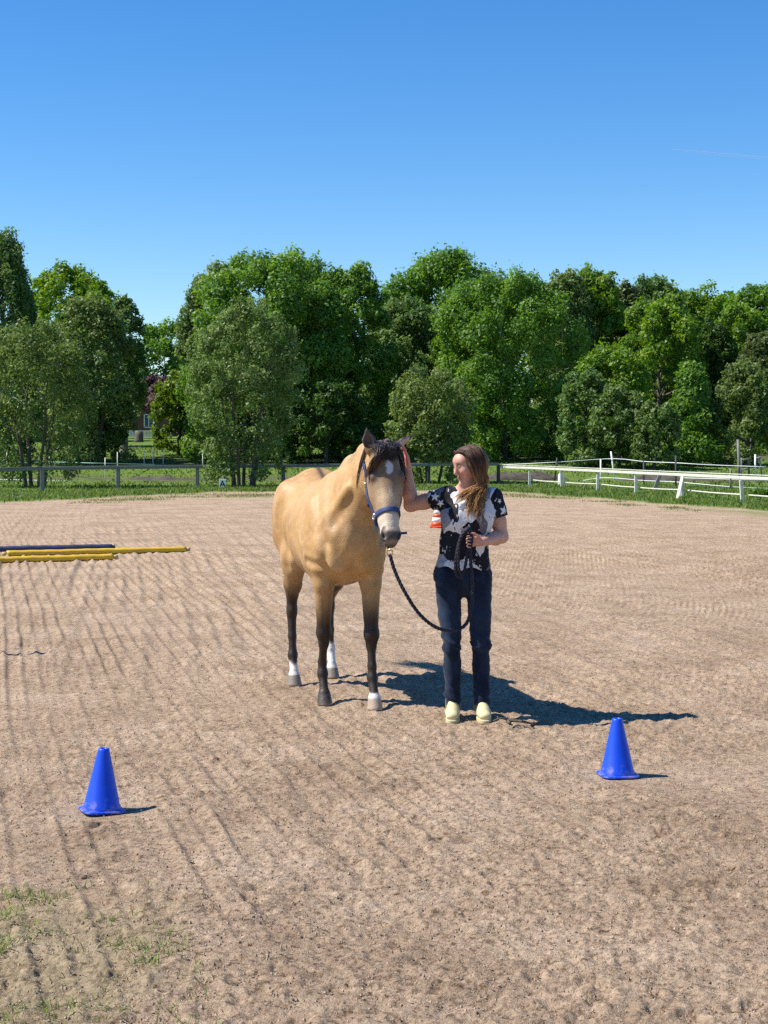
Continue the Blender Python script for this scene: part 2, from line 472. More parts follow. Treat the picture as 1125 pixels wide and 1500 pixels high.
GREENS = [(.075, .135, .022), (.10, .17, .03), (.13, .19, .04), (.17, .19, .06)]
def scatter(n, x0, x1, y0, y1, f):
    x = rng.uniform(x0, x1, n); y = rng.uniform(y0, y1, n); k = rng.random(n) < f(x, y); x, y = x[k], y[k]
    return np.stack([x, y, terrain(x, y)], 1)
Pv = scatter(85000, -17, 17, 34, 60, lambda x, y: sst(-.1, .5, verge(x, y)) * (1 - .5 * sst(2.5, 6, verge(x, y))) * (np.abs(x) < .29 * y))
grass('verge_grass', 'tufty green grass along the far edge of the sand', Pv, .13, .035, GREENS, .6)
Pm = scatter(45000, -30, 30, 58, 100, lambda x, y: (np.abs(x) < .29 * y) * np.where((np.abs(y - 66.5) < 1.6) | (np.abs(y - 80 - .1 * x) < 1.5), .12, .9))
grass('paddock_grass', 'short green paddock grass behind the arena fence', Pm, .12, .07, GREENS, .6)
def near_w(x, y):
    k = sst(-.50, -1.10, x + .15 * (y - 5.2)) * sst(6.1, 5.2, y)
    return k * sst(.32, .66, fbm2(x * 9, y * 7, 3, 91)) ** 1.6 * .42
Pn = scatter(60000, -1.7, -.2, 4.2, 6.3, near_w)
grass('weed_grass', 'sparse low grass sprouting from the sand in the near corner', Pn, 
      .040, .0050, [(.14, .20, .05), (.20, .26, .075), (.27, .30, .11), (.36, .33, .18)], 1.3)
Pw = scatter(110000, -9, 8, 38, 56, lambda x, y: .6 * np.exp(-((verge(x, y) + 1.6) / .8) ** 2) * sst(.36, .56, fbm2(x * .5, y * .8, 3, 72)))
grass('arena_weeds', 'thin yellowish weeds growing in the sand near its far edge', Pw, .05, .02, [(.17, .18, .06), (.23, .22, .09)], .8)
# ------------------------------------------------------------------ trees
def limbs(mb, base, top, R, n, seed, r0, spread=.6):
    """a tapered trunk with boughs that reach into the crown"""
    rg = np.random.default_rng(seed)
    H = top - base[2]
    P = [np.array(base) + np.array([rg.normal(0, .02) * H * q, rg.normal(0, .02) * H * q, H * q * .9]) for q in np.linspace(0, 1, 7)]
    P[0][2] -= .3
    P = spline(P, 14); mb.tube(P, r0 * (1 - np.linspace(0, 1, 14) ** .8 * .93), 7, False)
    for k in range(n):
        q = rg.uniform(.18, .85); s = P[int(q * 13)]; a = rg.uniform(0, 6.283); L = R * rg.uniform(.5, .95) * (1.15 - .5 * q)
        e = s + np.array([math.cos(a) * L, math.sin(a) * L * .8, L * rg.uniform(.5, 1.2)])
        e[2] = min(e[2], top - .2)
        m_ = (s + e) / 2 + rg.normal(0, .08, 3) * L
        mb.tube(spline([s, m_, e], 7), r0 * (1 - q * .6) * .45 * (1 - np.linspace(0, 1, 7) * .85), 5, False)

PROF = {
    'round': lambda q: np.sqrt(np.clip(1 - (2 * q - 1) ** 2, 0, 1)) * .9 + .1,
    'dome': lambda q: np.where(q < .45, .86 + .14 * np.sin(q / .45 * 1.57), np.clip(1 - ((q - .45) / .57) ** 3.2, 0.02, 1) ** .5),
    'column': lambda q: np.clip(np.minimum(1, .75 + q) * np.sqrt(np.clip(1.02 - np.clip((q - .35) / .66, 0, 1) ** 2.2, 0, 1)), .08, 1),
    'cone': lambda q: np.clip(1.0 - .82 * q ** 1.1, .12, 1) * np.clip(.55 + q * 3, 0, 1),
}

def make_tree(name, label, group, x, D, top, half, bot, cols, prof='dome', seed=1, dens=1.0, leaf=1.0, stems=1, base=None, clump=1.0, bark=None, r0=None, droop=0.0, cover=.86, cat='tree', depth=.85):
    rg = np.random.default_rng(seed)
    X = (x - CX) * D / F0; zg = float(terrain(X, D)); zt = CAMH - (top - HY) * D / F0; zb = max(zg + .1, CAMH - (bot - HY) * D / F0)
    Rr = half * D / F0 * (1.0 if D < 70 or half < 30 else 1.14); H = zt - zb
    root = empty(name, (X, D, zg)); tag(root, label, cat, group)
    pf = PROF[prof]
    # boughs of leaves: most sit on an uneven outline, some fill the inside
    n = int(100 * max(1, H / (2.2 * Rr)) / clump ** 2)
    q = rg.random(n) ** .72; a = rg.uniform(0, 6.283, n)
    rc = np.minimum(Rr, H * .5) * rg.uniform(.11, .27, n) * clump
    lump = .87 + .24 * vn3(np.stack([np.cos(a) * 1.3 + seed, np.sin(a) * 1.3, q * 2.6], 1), seed)
    rad = np.maximum(Rr * pf(q) * lump - .50 * rc, .08 * Rr) * np.where(rg.random(n) < .74, rg.uniform(.80, 1.0, n), np.sqrt(rg.uniform(.05, .7, n)))
    C = np.stack([rad * np.cos(a), rad * np.sin(a) * depth, zb - zg + np.maximum(H * q * (.96 + .08 * rg.random(n)) - .55 * rc, .3 * rc)], 1)
    hue = rg.normal(0, 1, n)
    s0 = .0023 * D * leaf
    cnt = np.maximum(20, (dens * cover * 3.6 * 4 * np.pi * rc ** 2 / (s0 * s0 * .55) * .50)).astype(int)
    idx = np.repeat(np.arange(n), cnt); N = len(idx)
    d = rg.normal(0, 1, (N, 3)); d[:, 2] = np.where(d[:, 2] < 0, d[:, 2] * .7, d[:, 2]); d /= np.linalg.norm(d, axis=1, keepdims=True)
    rr = rc[idx] * (1 - .5 * rg.random(N) ** 1.5 + np.where(rg.random(N) < .14, rg.random(N) * .55, 0))
    ani = np.stack([rg.uniform(.8, 1.15, n), rg.uniform(.8, 1.15, n), rg.uniform(.75, 1.45, n)], 1)
    out = np.stack([np.cos(a), np.sin(a), np.zeros(n)], 1) * rg.uniform(-.1, .5, n)[:, None]
    off_ = d * rr[:, None] * ani[idx]; off_ += out[idx] * off_[:, 2:3]
    P = C[idx] + off_
    if droop: P[:, 2] -= droop * rc[idx] * rg.random(N) ** 2 * 2.2
    nrm = d * .9 + rg.normal(0, .6, (N, 3)) + np.array([0, 0, .30]); nrm /= np.linalg.norm(nrm, axis=1, keepdims=True)
    tx = rg.normal(0, 1, (N, 3)); tx[:, 2] -= .4 + droop * 2; tx -= nrm * (tx * nrm).sum(1, keepdims=True); tx /= np.linalg.norm(tx, axis=1, keepdims=True)
    ty = np.cross(nrm, tx)
    s = s0 * rg.uniform(.55, 1.35, N)[:, None]; w = s * rg.uniform(.32, .48, N)[:, None]
    keep = P[:, 2] > .02
    keep &= (P[:, 1] < .40 * Rr * depth) | (rg.random(N) < .22)      # the rear of a crown is thinner, it only has to close the view
    w = w * 1.25
    V = np.stack([P - tx * s * .5, P + tx * s * .12 + ty * w, P + tx * s * .5 - ty * w * .55], 1)[keep].reshape(-1, 3)
    nk = int(keep.sum()); i = np.arange(nk)[:, None] * 3
    cols = np.asarray(cols, float)
    tmix = np.clip(.5 + .30 * hue[idx] + rg.normal(0, .28, N), 0, 1)[keep][:, None]
    c = cols[0] * (1 - tmix) + cols[1] * tmix
    c = c * rg.uniform(.78, 1.22, (nk, 1))
    mk('crown', V, i + np.array([0, 1, 2]), M_LEAF, root, False, {'col': np.repeat(c, 3, 0)})
    mb = MB()
    r0 = r0 or (.045 * (zt - zg) ** .85 / math.sqrt(stems))
    for k in range(stems):
        a = 6.283 * k / stems + rg.uniform(0, 1); off = 0 if stems == 1 else .35 + .03 * Rr
        b = (off * math.cos(a), off * math.sin(a), 0)
        m0 = MB(); limbs(m0, b, (zt - zg) * rg.uniform(.8, .95), Rr * .8, 12 if stems == 1 else 6, seed * 31 + k, r0)
        for vv in m0.V:
            t = np.clip(vv[:, 2] / (zt - zg), 0, 1)
            if stems > 1: vv[:, 0] += math.cos(a) * Rr * .55 * t ** 1.1; vv[:, 1] += math.sin(a) * Rr * .4 * t ** 1.1
            mb.V.append(vv)
        for qq in m0.Q: mb.Q.append(qq + mb.n)
        mb.n += m0.n
    mb.build('trunk', bark or M_BARK, root, True)
    return root

OAK = [(0.077, 0.164, 0.024), (0.160, 0.291, 0.034)]
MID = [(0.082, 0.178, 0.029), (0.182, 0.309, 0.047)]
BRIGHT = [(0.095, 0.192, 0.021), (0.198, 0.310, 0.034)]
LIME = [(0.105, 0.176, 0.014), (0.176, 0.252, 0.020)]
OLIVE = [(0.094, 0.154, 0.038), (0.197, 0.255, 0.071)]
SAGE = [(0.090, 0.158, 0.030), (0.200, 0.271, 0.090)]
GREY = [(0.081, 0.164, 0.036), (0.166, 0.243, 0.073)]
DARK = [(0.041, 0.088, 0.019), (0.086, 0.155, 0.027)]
COPPER = [(0.078, 0.039, 0.044), (0.143, 0.081, 0.072)]
RUSSET = [(.072, .112, .030), (.128, .160, .050)]
WOOD = 'trees of the wood behind the paddock'
T = make_tree
# left
T('birch_tree', 'tallest weeping birch at the far left with hanging dark sprays', WOOD, 2, 78, 346, 54, 690, GREY, 'column', 101, droop=.9, leaf=.8, bark=M_BARK_PALE, clump=.8)
T('oak_tree', 'bright green oak with gaps in its crown right of the tall birch', WOOD, 98, 98, 392, 62, 560, BRIGHT, 'round', 102, dens=.8, clump=.85)
T('oak_tree', 'small topped oak beside the gappy bright oak, sky to its right', WOOD, 146, 96, 416, 32, 560, BRIGHT, 'round', 103, dens=.9)
T('alder_tree', 'thin leafy young tree with several bare stems at the left end of the fence', 'young trees along the arena fence', 52, 58.6, 478, 88, 705, OLIVE, 'dome', 104, dens=.42, leaf=.85, stems=4, r0=.09, clump=.8)
T('alder_tree', 'olive green tree with dark stems behind the left paddock', WOOD, 128, 77, 446, 66, 690, OLIVE, 'dome', 105, dens=.85, stems=3, clump=.9)
T('poplar_tree', 'slender grey green tree with sky showing through its crown', WOOD, 182, 82, 440, 32, 606, GREY, 'column', 106, dens=.55, bark=M_BARK_PALE, clump=.9)
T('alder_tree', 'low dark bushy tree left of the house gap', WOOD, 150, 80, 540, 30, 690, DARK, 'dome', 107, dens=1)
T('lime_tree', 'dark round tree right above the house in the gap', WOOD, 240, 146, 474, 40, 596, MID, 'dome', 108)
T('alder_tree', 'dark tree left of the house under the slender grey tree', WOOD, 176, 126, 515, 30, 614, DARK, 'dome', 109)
T('copper_beech', 'purple brown shrub tree overhanging the house wall', None, 228, 118, 552, 30, 604, COPPER, 'round', 110, clump=.9)
T('hazel_bush', 'bright lime green bush at the left foot of the big central tree', None, 262, 84, 548, 34, 690, LIME, 'dome', 111, cat='bush')
T('whitebeam_tree', 'pale leaved young tree with many thin stems by the A sign', 'young trees along the arena fence', 356, 59.2, 448, 84, 700, SAGE, 'dome', 112, dens=.55, leaf=.85, stems=6, r0=.08, clump=.75)
T('maple_tree', 'great rounded tree behind the pale leaved young tree, tallest in the centre', WOOD, 392, 80, 372, 112, 690, MID, 'dome', 113, clump=.85)
T('maple_tree', 'left shoulder tree of the great rounded tree, facing the gap', WOOD, 322, 84, 398, 52, 690, SAGE, 'dome', 114)
T('maple_tree', 'right shoulder tree of the great rounded tree, behind the horse', WOOD, 446, 83, 380, 66, 690, MID, 'dome', 190)
T('willow_tree', 'upright dark tree filling the space right of the great rounded tree', WOOD, 512, 82, 394, 56, 690, MID, 'dome', 115, clump=.9)
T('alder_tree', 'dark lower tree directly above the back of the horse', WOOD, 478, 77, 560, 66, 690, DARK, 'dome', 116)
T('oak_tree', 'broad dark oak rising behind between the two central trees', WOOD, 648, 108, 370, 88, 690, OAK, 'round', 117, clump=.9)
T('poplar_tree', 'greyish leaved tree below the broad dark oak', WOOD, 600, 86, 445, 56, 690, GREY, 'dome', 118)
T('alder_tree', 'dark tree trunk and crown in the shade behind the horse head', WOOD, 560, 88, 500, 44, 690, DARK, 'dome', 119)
T('hazel_bush', 'rounded olive bush by the fence right behind the horse head', 'young trees along the arena fence', 628, 64, 540, 70, 700, OLIVE, 'dome', 120, dens=.75, leaf=.9, stems=6, r0=.06, clump=.75, cat='bush')
T('willow_tree', 'wide willow with fanned pale stems behind the woman', WOOD, 742, 80, 408, 100, 690, MID, 'dome', 121, stems=5, dens=.85, clump=.8, leaf=.9)
T('willow_tree', 'light green willow leaning left of the wide willow', WOOD, 690, 84, 425, 48, 690, BRIGHT, 'dome', 122, clump=.8)
T('alder_tree', 'tall tree with a ragged top right of the wide willow', WOOD, 826, 100, 404, 44, 690, OLIVE, 'dome', 123)
T('alder_tree', 'second ragged tall tree, russet tinted, right of the wide willow', WOOD, 872, 102, 402, 46, 690, BRIGHT, 'dome', 124)
T('oak_tree', 'low oak top with a rusty tint between the ragged trees and the grey dome', WOOD, 912, 104, 420, 44, 690, RUSSET, 'dome', 125)
T('lime_tree', 'grey green domed tree on the right skyline', WOOD, 957, 110, 412, 48, 690, GREY, 'dome', 126)
T('oak_tree', 'wide flat topped oak on the right skyline', WOOD, 1022, 112, 430, 60, 690, BRIGHT, 'dome', 127)
T('oak_tree', 'oak cut by the right edge, highest at that side', WOOD, 1112, 108, 424, 56, 690, OAK, 'dome', 128)
T('maple_tree', 'sunlit maple in the middle of the right wood', WOOD, 965, 97, 444, 62, 690, BRIGHT, 'dome', 129, clump=.9)
T('maple_tree', 'sunlit maple beside the dark hollow near the right edge', WOOD, 1085, 100, 452, 42, 690, BRIGHT, 'dome', 130)
T('maple_tree', 'lower bright maple right of the wide willow', WOOD, 900, 92, 510, 52, 690, BRIGHT, 'dome', 131)
T('russet_tree', 'brownish tree at the right edge behind the shrubs', WOOD, 1118, 94, 490, 36, 690, RUSSET, 'dome', 132)
T('yew_tree', 'nearly black tree in the hollow of the right wood', WOOD, 1046, 99, 476, 30, 690, DARK, 'dome', 133)
SHR = 'shrubs along the foot of the right wood'
T('shrub', 'narrow pale shrub at the left end of the right hand shrub row', SHR, 858, 75, 545, 38, 690, GREY, 'dome', 134, cat='shrub')
T('shrub', 'grey green rounded shrub, second from the left in the shrub row', SHR, 906, 74, 568, 42, 690, SAGE, 'dome', 135, cat='shrub')
T('shrub', 'low silvery shrub in front of the tall pointed shrub', SHR, 958, 73, 592, 34, 690, SAGE, 'dome', 136, cat='shrub')
T('shrub', 'tall pointed shrub in the middle of the right shrub row', SHR, 1012, 76, 532, 50, 690, MID, 'cone', 137, cat='shrub')
T('shrub', 'pale olive shrub at the right end of the shrub row', SHR, 1094, 76, 532, 46, 690, OLIVE, 'dome', 138, cat='shrub')
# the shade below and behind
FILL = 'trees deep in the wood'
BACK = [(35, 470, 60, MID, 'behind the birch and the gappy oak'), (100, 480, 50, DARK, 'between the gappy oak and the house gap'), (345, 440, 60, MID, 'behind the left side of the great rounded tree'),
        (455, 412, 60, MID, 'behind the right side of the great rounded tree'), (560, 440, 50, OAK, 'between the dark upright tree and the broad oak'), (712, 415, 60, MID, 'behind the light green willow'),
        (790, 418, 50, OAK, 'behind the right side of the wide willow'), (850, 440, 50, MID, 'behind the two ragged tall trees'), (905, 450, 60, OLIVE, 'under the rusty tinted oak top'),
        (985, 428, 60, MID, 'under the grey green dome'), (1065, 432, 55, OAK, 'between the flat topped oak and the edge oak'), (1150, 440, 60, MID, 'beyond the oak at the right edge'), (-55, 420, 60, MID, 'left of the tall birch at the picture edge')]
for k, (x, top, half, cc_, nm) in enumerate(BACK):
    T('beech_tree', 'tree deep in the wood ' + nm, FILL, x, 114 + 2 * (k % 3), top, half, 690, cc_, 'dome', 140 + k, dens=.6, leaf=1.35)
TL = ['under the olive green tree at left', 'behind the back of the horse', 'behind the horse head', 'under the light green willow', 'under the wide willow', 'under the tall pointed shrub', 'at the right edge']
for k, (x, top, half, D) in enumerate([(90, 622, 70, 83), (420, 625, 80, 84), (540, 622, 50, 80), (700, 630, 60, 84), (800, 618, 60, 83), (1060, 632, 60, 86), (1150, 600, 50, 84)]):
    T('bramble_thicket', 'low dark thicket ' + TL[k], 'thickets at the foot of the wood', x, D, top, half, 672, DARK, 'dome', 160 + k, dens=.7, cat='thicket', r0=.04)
T('nettle_clump', 'small dark weedy clump beside the nearest white fence post', None, 1112, 46, 716, 16, 728, MID, 'dome', 180, leaf=.7, cat='weeds', r0=.01)

# ------------------------------------------------------------------ house in the gap
hb = at(212, 639, 134)
zg = float(terrain(hb[0], 134))
house = empty('brick_house', (hb[0], 136, zg)); tag(house, 'dark red house in the shade seen through the gap in the trees', 'house')
M_WALL = plain('dark_red_brick', (.17, .075, .055), .9, var=.25, scale=3, bump=.3)
M_ROOF = plain('roof_tiles', (.09, .055, .045), .85, var=.25, scale=4, bump=.4)
M_GLASS, t_, b_ = new_mat('window_glass'); b_.inputs['Base Color'].default_value = (.10, .13, .15, 1); b_.inputs['Roughness'].default_value = .08
mb = MB(); mb.box((0, 3.4, 1.5), (11, 6, 3.0)); mb.V[0] += 0; mb.build('wall', M_WALL, house)
mb = MB(); V = np.array([[-5.9, -.1, 2.95], [5.9, -.1, 2.95], [5.9, 3.4, 5.4], [-5.9, 3.4, 5.4], [5.9, 6.9, 2.95], [-5.9, 6.9, 2.95], [-5.9, -.1, 2.8], [5.9, -.1, 2.8], [5.9, 6.9, 2.8], [-5.9, 6.9, 2.8]])
mb.add(V, [[0, 1, 2, 3], [3, 2, 4, 5], [6, 7, 1, 0], [9, 5, 4, 8], [6, 9, 8, 7]], [[0, 3, 5], [1, 4, 2]]); mb.V[-1] = mb.V[-1]
mb.Q.append(np.array([[0, 5, 9, 6], [1, 7, 8, 4]])); mb.build('roof', M_ROOF, house)
for wx in (0.0, -3.2, 3.0):
    w = MB()
    for (cx, cz, sx, sz) in ((-.40, 1.45, .09, 1.15), (.40, 1.45, .09, 1.15), (0, 1.45, .08, 1.0), (0, .88, .89, .09), (0, 2.02, .89, .09)):
        w.box((cx + wx, .37, cz), (sx, .09, sz))
    f = w.build('window', M_WHITEPAINT, house)
    for sx in (-.2, .2):
        p = MB(); p.box((wx + sx, .385, 1.45), (.32, .02, 1.04)); p.build('pane', M_GLASS, f)
fen = empty('picket_fence', (hb[0], 131, float(terrain(hb[0], 131)))); tag(fen, 'low white picket fence in front of the dark red house', 'fence')
mb = MB(); mb.box((0, .04, .25), (.085, .025, .62)); p0 = mb.build('picket', M_WHITEPAINT, fen)
for k in range(44):
    c = p0 if k == 0 else p0.copy()
    if k: COL.objects.link(c)
    c.location = (-2.7 + k * .125, 0, .08)
for z in (.22, .55):
    mb = MB(); mb.box((0, .075, z), (5.6, .04, .07)); mb.build('rail', M_WHITEPAINT, fen)
# tree stump on the lawn
sb = at(203, 648, 112); st = empty('tree_stump', (sb[0], 112, float(terrain(sb[0], 112)))); tag(st, 'dark stubby stump on the lawn in front of the house', 'stump')
mb = MB(); a_ = np.linspace(0, 1, 6); mb.tube([(0, 0, -.1), (0.02, 0, .2), (.05, 0, .5), (.03, 0, .8)], [.42, .33, .29, .27], 10); mb.build('trunk', M_BARK, st, True)
mb = MB(); mb.tube([(.03, 0, .79), (.03, 0, .83)], [.26, .25], 10); mb.build('cut_face', M_BARK_PALE, st)

# ------------------------------------------------------------------ fences
def board(mb, a, b, w, h, bev=.006): mb.beam(a, b, w, h, bev)
# left: grey wooden rail fence along the far short side
LP = [(-30, 722, 50.5), (62, 720, 54), (173, 718, 56.2), (289, 715.5, 58.3), (415, 713, 60.2), (520, 711, 61.6), (628, 710.5, 62.6), (730, 710, 63.3)]
fl = empty('rail_fence', (at(173, 718, 56.2)[0], 56.2, 0)); tag(fl, 'weathered grey one rail wooden fence behind the left end of the arena', 'fence')
fo = np.array(fl.location)
pts = []
for i, (px, py, D) in enumerate(LP):
    x = (px - CX) * D / F0; z = float(terrain(x, D)); pts.append(np.array([x, D, z]) - fo)
for i, p in enumerate(pts):
    mb = MB(); mb.box(p + np.array([0, 0, .36]), (.14, .13, .92), None, .012); mb.build('post', M_GREYWOOD if i < 6 else M_DARKWOOD, fl)
for a, b in zip(pts[:-1], pts[1:]):
    g = (b - a) / np.linalg.norm(b - a) * .006
    mb = MB(); board(mb, a + g + np.array([0, -.10, .82]), b - g + np.array([0, -.10, .82]), .04, .10); mb.build('rail', M_GREYWOOD, fl)
    mb = MB(); board(mb, a + g + np.array([0, -.02, .885]), b - g + np.array([0, -.02, .885]), .11, .025); mb.build('top_board', M_GREYWOOD, fl)
# right: white rail fence curving towards the camera
RP = [(775.5, 61.0), (823, 57.8), (875, 54.6), (931.6, 51.0), (999.6, 47.6), (1088, 43.7), (1196, 40.0), (1330, 36.5)]
fr = empty('white_rail_fence', ((1088 - CX) * 43.7 / F0, 43.7, 0)); tag(fr, 'white painted rail fence curving along the right side of the arena', 'fence')
fo = np.array(fr.location)
rp = [np.array([(px - CX) * D / F0, D, float(terrain((px - CX) * D / F0, D))]) - fo for px, D in RP]
rp0 = np.array([(735 - CX) * 63.2 / F0, 63.2, 0.0]) - fo
for i, p in enumerate(rp):
    hh = (.78, .76, .78, .77, .76, .74, .76, .77)[i]
    mb = MB(); tilt = (.02, -.03, .03, .0, .0, -.05, 0, 0)[i]
    mb.beam(p + np.array([0, 0, -.08]), p + np.array([tilt, 0, hh - .08]), (.10), .085, .01, up=(0, 1, 0)); mb.build('post', M_OLDWHITE, fr)
for i, (a, b) in enumerate(zip([rp0] + rp[:-1], rp)):
    g = (b - a) / np.linalg.norm(b - a) * .005; up = np.array([0, -.0, .74]); n_ = np.array([-(b - a)[1], (b - a)[0], 0]); n_ /= np.linalg.norm(n_)
    if n_[1] > 0: n_ = -n_
    off = n_ * .085
    mb = MB(); board(mb, a + g + up + off, b - g + up + off, .03, .085); mb.build('rail', M_OLDWHITE, fr)
    mb = MB(); board(mb, a + g + up + np.array([0, 0, .085]), b - g + up + np.array([0, 0, .085]), .09, .022); mb.build('top_board', M_OLDWHITE, fr)
mb = MB(); b5 = rp[4]; mb.beam(b5 + np.array([-.02, -.15, .72]), b5 + np.array([-.42, -1.3, -.05]), .09, .05, .006); mb.build('brace', M_OLDWHITE, fr)
low = MB()
for i, (a, b) in enumerate(zip(rp[:-1], rp[1:])):
    a2 = a + np.array([.1, .12, .26 - .02 * (i % 2)]); b2 = b + np.array([0, .12, .25 + .02 * (i % 2)])
    m_ = (a2 + b2) / 2 - np.array([0, 0, .012])
    mb = MB(); mb.tube(spline([a2 + (b2 - a2) * .06, m_, b2], 8), .02, 6); mb.build('lower_pole', M_OLDWHITE, fr)
# a leaning grey prop behind the white fence
lp = at(957, 716, 55); pr = MB(); pr.beam((0, 0, -.05), (.32, .1, .75), .13, .08, .01, up=(0, 1, 0)); o = pr.build('fence_prop', M_GREYWOOD, None, loc=(lp[0], 55, 0)); tag(o, 'short grey wooden prop leaning behind the white rail', 'post')

# paddock fences of thin posts and white tape
def tape_fence(name, label, posts, tapes, r, mats, group=None, tape_r=.016):
    """posts: (px, py_foot, D, height, lean); tapes: lists of (px, py, D)"""
    x0 = (posts[0][0] - CX) * posts[0][2] / F0
    root = empty(name, (x0, posts[0][2], 0)); tag(root, label, 'fence', group); o0 = np.array(root.location)
    for k, (px, D, h, lean) in enumerate(posts):
        x = (px - CX) * D / F0; z = float(terrain(x, D)); mt = mats[k % len(mats)]
        mb = MB(); mb.tube([np.array([x, D, z - .1]) - o0, np.array([x + lean, D, z + h]) - o0], r, 8); mb.build('post', mt, root, True)
    for tp in tapes:
        P = spline([at(*q) - o0 for q in tp[0]], 24); mb = MB(); mb.tube(P, tape_r, 5); mb.build('tape', tp[1], root, True)
# posts entries converted: (px, D, height, lean)
tape_fence('tape_fence', 'thin white posts with pale tape across the left paddock', [(154, 66, 1.0, 0), (172, 70, 1.05, 0), (211, 76, .75, 0), (224, 76, .8, 0), (239, 76, .8, 0), (297, 74, .8, 0), (72, 70, .9, 0), (10, 72, .9, 0), (371, 74, .9, 0)],
    [([(-20, 680, 68), (72, 677, 70), (154, 679, 66), (240, 681, 76), (340, 683, 74), (480, 684, 72)], M_GREENTAPE),
     ([(-20, 702, 66), (60, 704, 66), (154, 706, 66), (240, 706, 67), (340, 707, 68), (480, 706, 68)], M_TAPE)], .018, [M_WHITEPAINT], 'tape fences in the paddock', .022)
tape_fence('tape_fence', 'far white plank and tape line along the left lawn', [(118, 84, .8, 0), (230, 84, .9, 0), (330, 84, .9, 0), (440, 84, .9, 0), (497, 84, 1, .1)],
    [([(60, 673, 84), (118, 672, 84), (190, 673, 84), (230, 675, 84), (330, 676, 84), (440, 676, 84), (497, 673, 84)], M_TAPE),
     ([(118, 675, 84.5), (180, 674, 84.5), (230, 678, 84.5)], M_TAPE)], .03, [M_GREYWOOD], 'tape fences in the paddock', .03)
tape_fence('tape_fence', 'white tape strung on mixed posts across the right paddock', [(812, 66, 1.0, .12), (880, 66, .95, .0), (901, 66.5, 1.25, -.18), (943, 62, 1.0, 0), (990, 58, 1.25, 0), (1070, 56, .8, 0)],
    [([(735, 681, 68), (815, 677, 66), (897, 672, 66.5), (943, 676, 62), (990, 678, 58), (1040, 681, 57), (1122, 684, 56)], M_TAPE),
     ([(735, 711, 66), (815, 711, 66), (880, 700, 66), (943, 704, 62), (990, 706, 58), (1070, 713, 56), (1140, 716, 56)], M_TAPE),
     ([(1000, 700, 60), (1070, 702, 58), (1140, 704, 58)], M_TAPE)], .035, [M_DARKWOOD, M_WHITEPAINT, M_WHITEPAINT, M_DARKWOOD, M_DARKWOOD, M_GREYWOOD], 'tape fences in the paddock', .014)
tape_fence('wire_fence', 'long dark wire fence right below the wood', [(720, 82, 1.2, 0), (800, 82, 1.1, 0), (935, 82, 1.1, 0), (1030, 82, 1.1, 0), (1100, 82, 1.1, 0)],
    [([(700, 668, 82), (800, 667, 82), (935, 666, 82), (1075, 667, 82), (1140, 668, 82)], M_DARKWOOD),
     ([(700, 674, 82), (800, 675, 82), (935, 674, 82), (1075, 675, 82), (1140, 676, 82)], M_GREYWOOD)], .05, [M_DARKWOOD], None, .018)
tp = at(1082, 690, 66); mb = MB(); mb.tube([(0, 0, -.1), (.02, 0, .8), (-.03, 0, 1.78)], [.075, .07, .06], 9); o = mb.build('tall_post', M_GREYWOOD, None, True, loc=(tp[0], 66, float(terrain(tp[0], 66)))); tag(o, 'tall lone weathered post beside the small paddock gate', 'post')
# small paddock gate frame
gp = at(1100, 690, 67); gate = empty('paddock_gate', (gp[0], 67, float(terrain(gp[0], 67)))); tag(gate, 'small open gate frame of poles behind the white fence at right', 'gate')
for (x, h, mt, ln) in ((-.42, .95, M_GREYWOOD, 0), (-.1, .9, M_DARKWOOD, .02), (.19, 1.1, M_WHITEPAINT, 0), (.5, 1.0, M_GREYWOOD, -.12)):
    mb = MB(); mb.tube([(x, 0, -.1), (x + ln, 0, h)], .04, 8); mb.build('post', mt, gate, True)
for (x0, x1, z) in ((-.42, -.08, .88), (.21, .42, .95), (-.42, -.1, .45)):
    mb = MB(); mb.tube([(x0, -.05, z), (x1, -.05, z)], .03, 8); mb.build('rail', M_GREYWOOD, gate, True)
# feeder bag on the leaning post
fb = at(812, 712, 64.5); mb = MB(); mb.lathe([(0, 0), (.10, .0), (.13, .06), (.13, .36), (.11, .45), (.05, .50), (.03, .53), (0, .53)], 14); o = mb.build('white_canister', M_WHITEPAINT, None, True, loc=(fb[0], 62, float(terrain(fb[0], 62)))); tag(o, 'small white canister standing in the grass by a fence post', 'canister')
# letter board A
ab = at(326, 712, 57.4); sg = empty('letter_board', (ab[0], 57.4, 0)); tag(sg, 'small white arena board with a black letter A under the pale tree', 'sign')
mb = MB(); mb.box((0, 0, .20), (.25, .03, .36), None, .005); mb.build('board', M_WHITEPAINT, sg)
fc = bpy.data.curves.new('letter', 'FONT'); fc.body = 'A'; fc.size = .34; fc.align_x = 'CENTER'; fc.extrude = .004; fc.offset = .006
M_BLACK = plain('black_paint', (.02, .02, .02), .5, var=.1)
tmp = bpy.data.objects.new('letter', fc); COL.objects.link(tmp)
me_ = bpy.data.meshes.new_from_object(tmp.evaluated_get(bpy.context.evaluated_depsgraph_get())); bpy.data.objects.remove(tmp); bpy.data.curves.remove(fc)
fo_ = bpy.data.objects.new('letter', me_); COL.objects.link(fo_); fo_.parent = sg; fo_.location = (0, -.0215, .08); fo_.rotation_euler = (R(90), 0, 0); me_.materials.clear(); me_.materials.append(M_BLACK)
mb = MB(); mb.box((0, .028, .1), (.05, .02, .5)); mb.build('stake', M_GREYWOOD, sg)
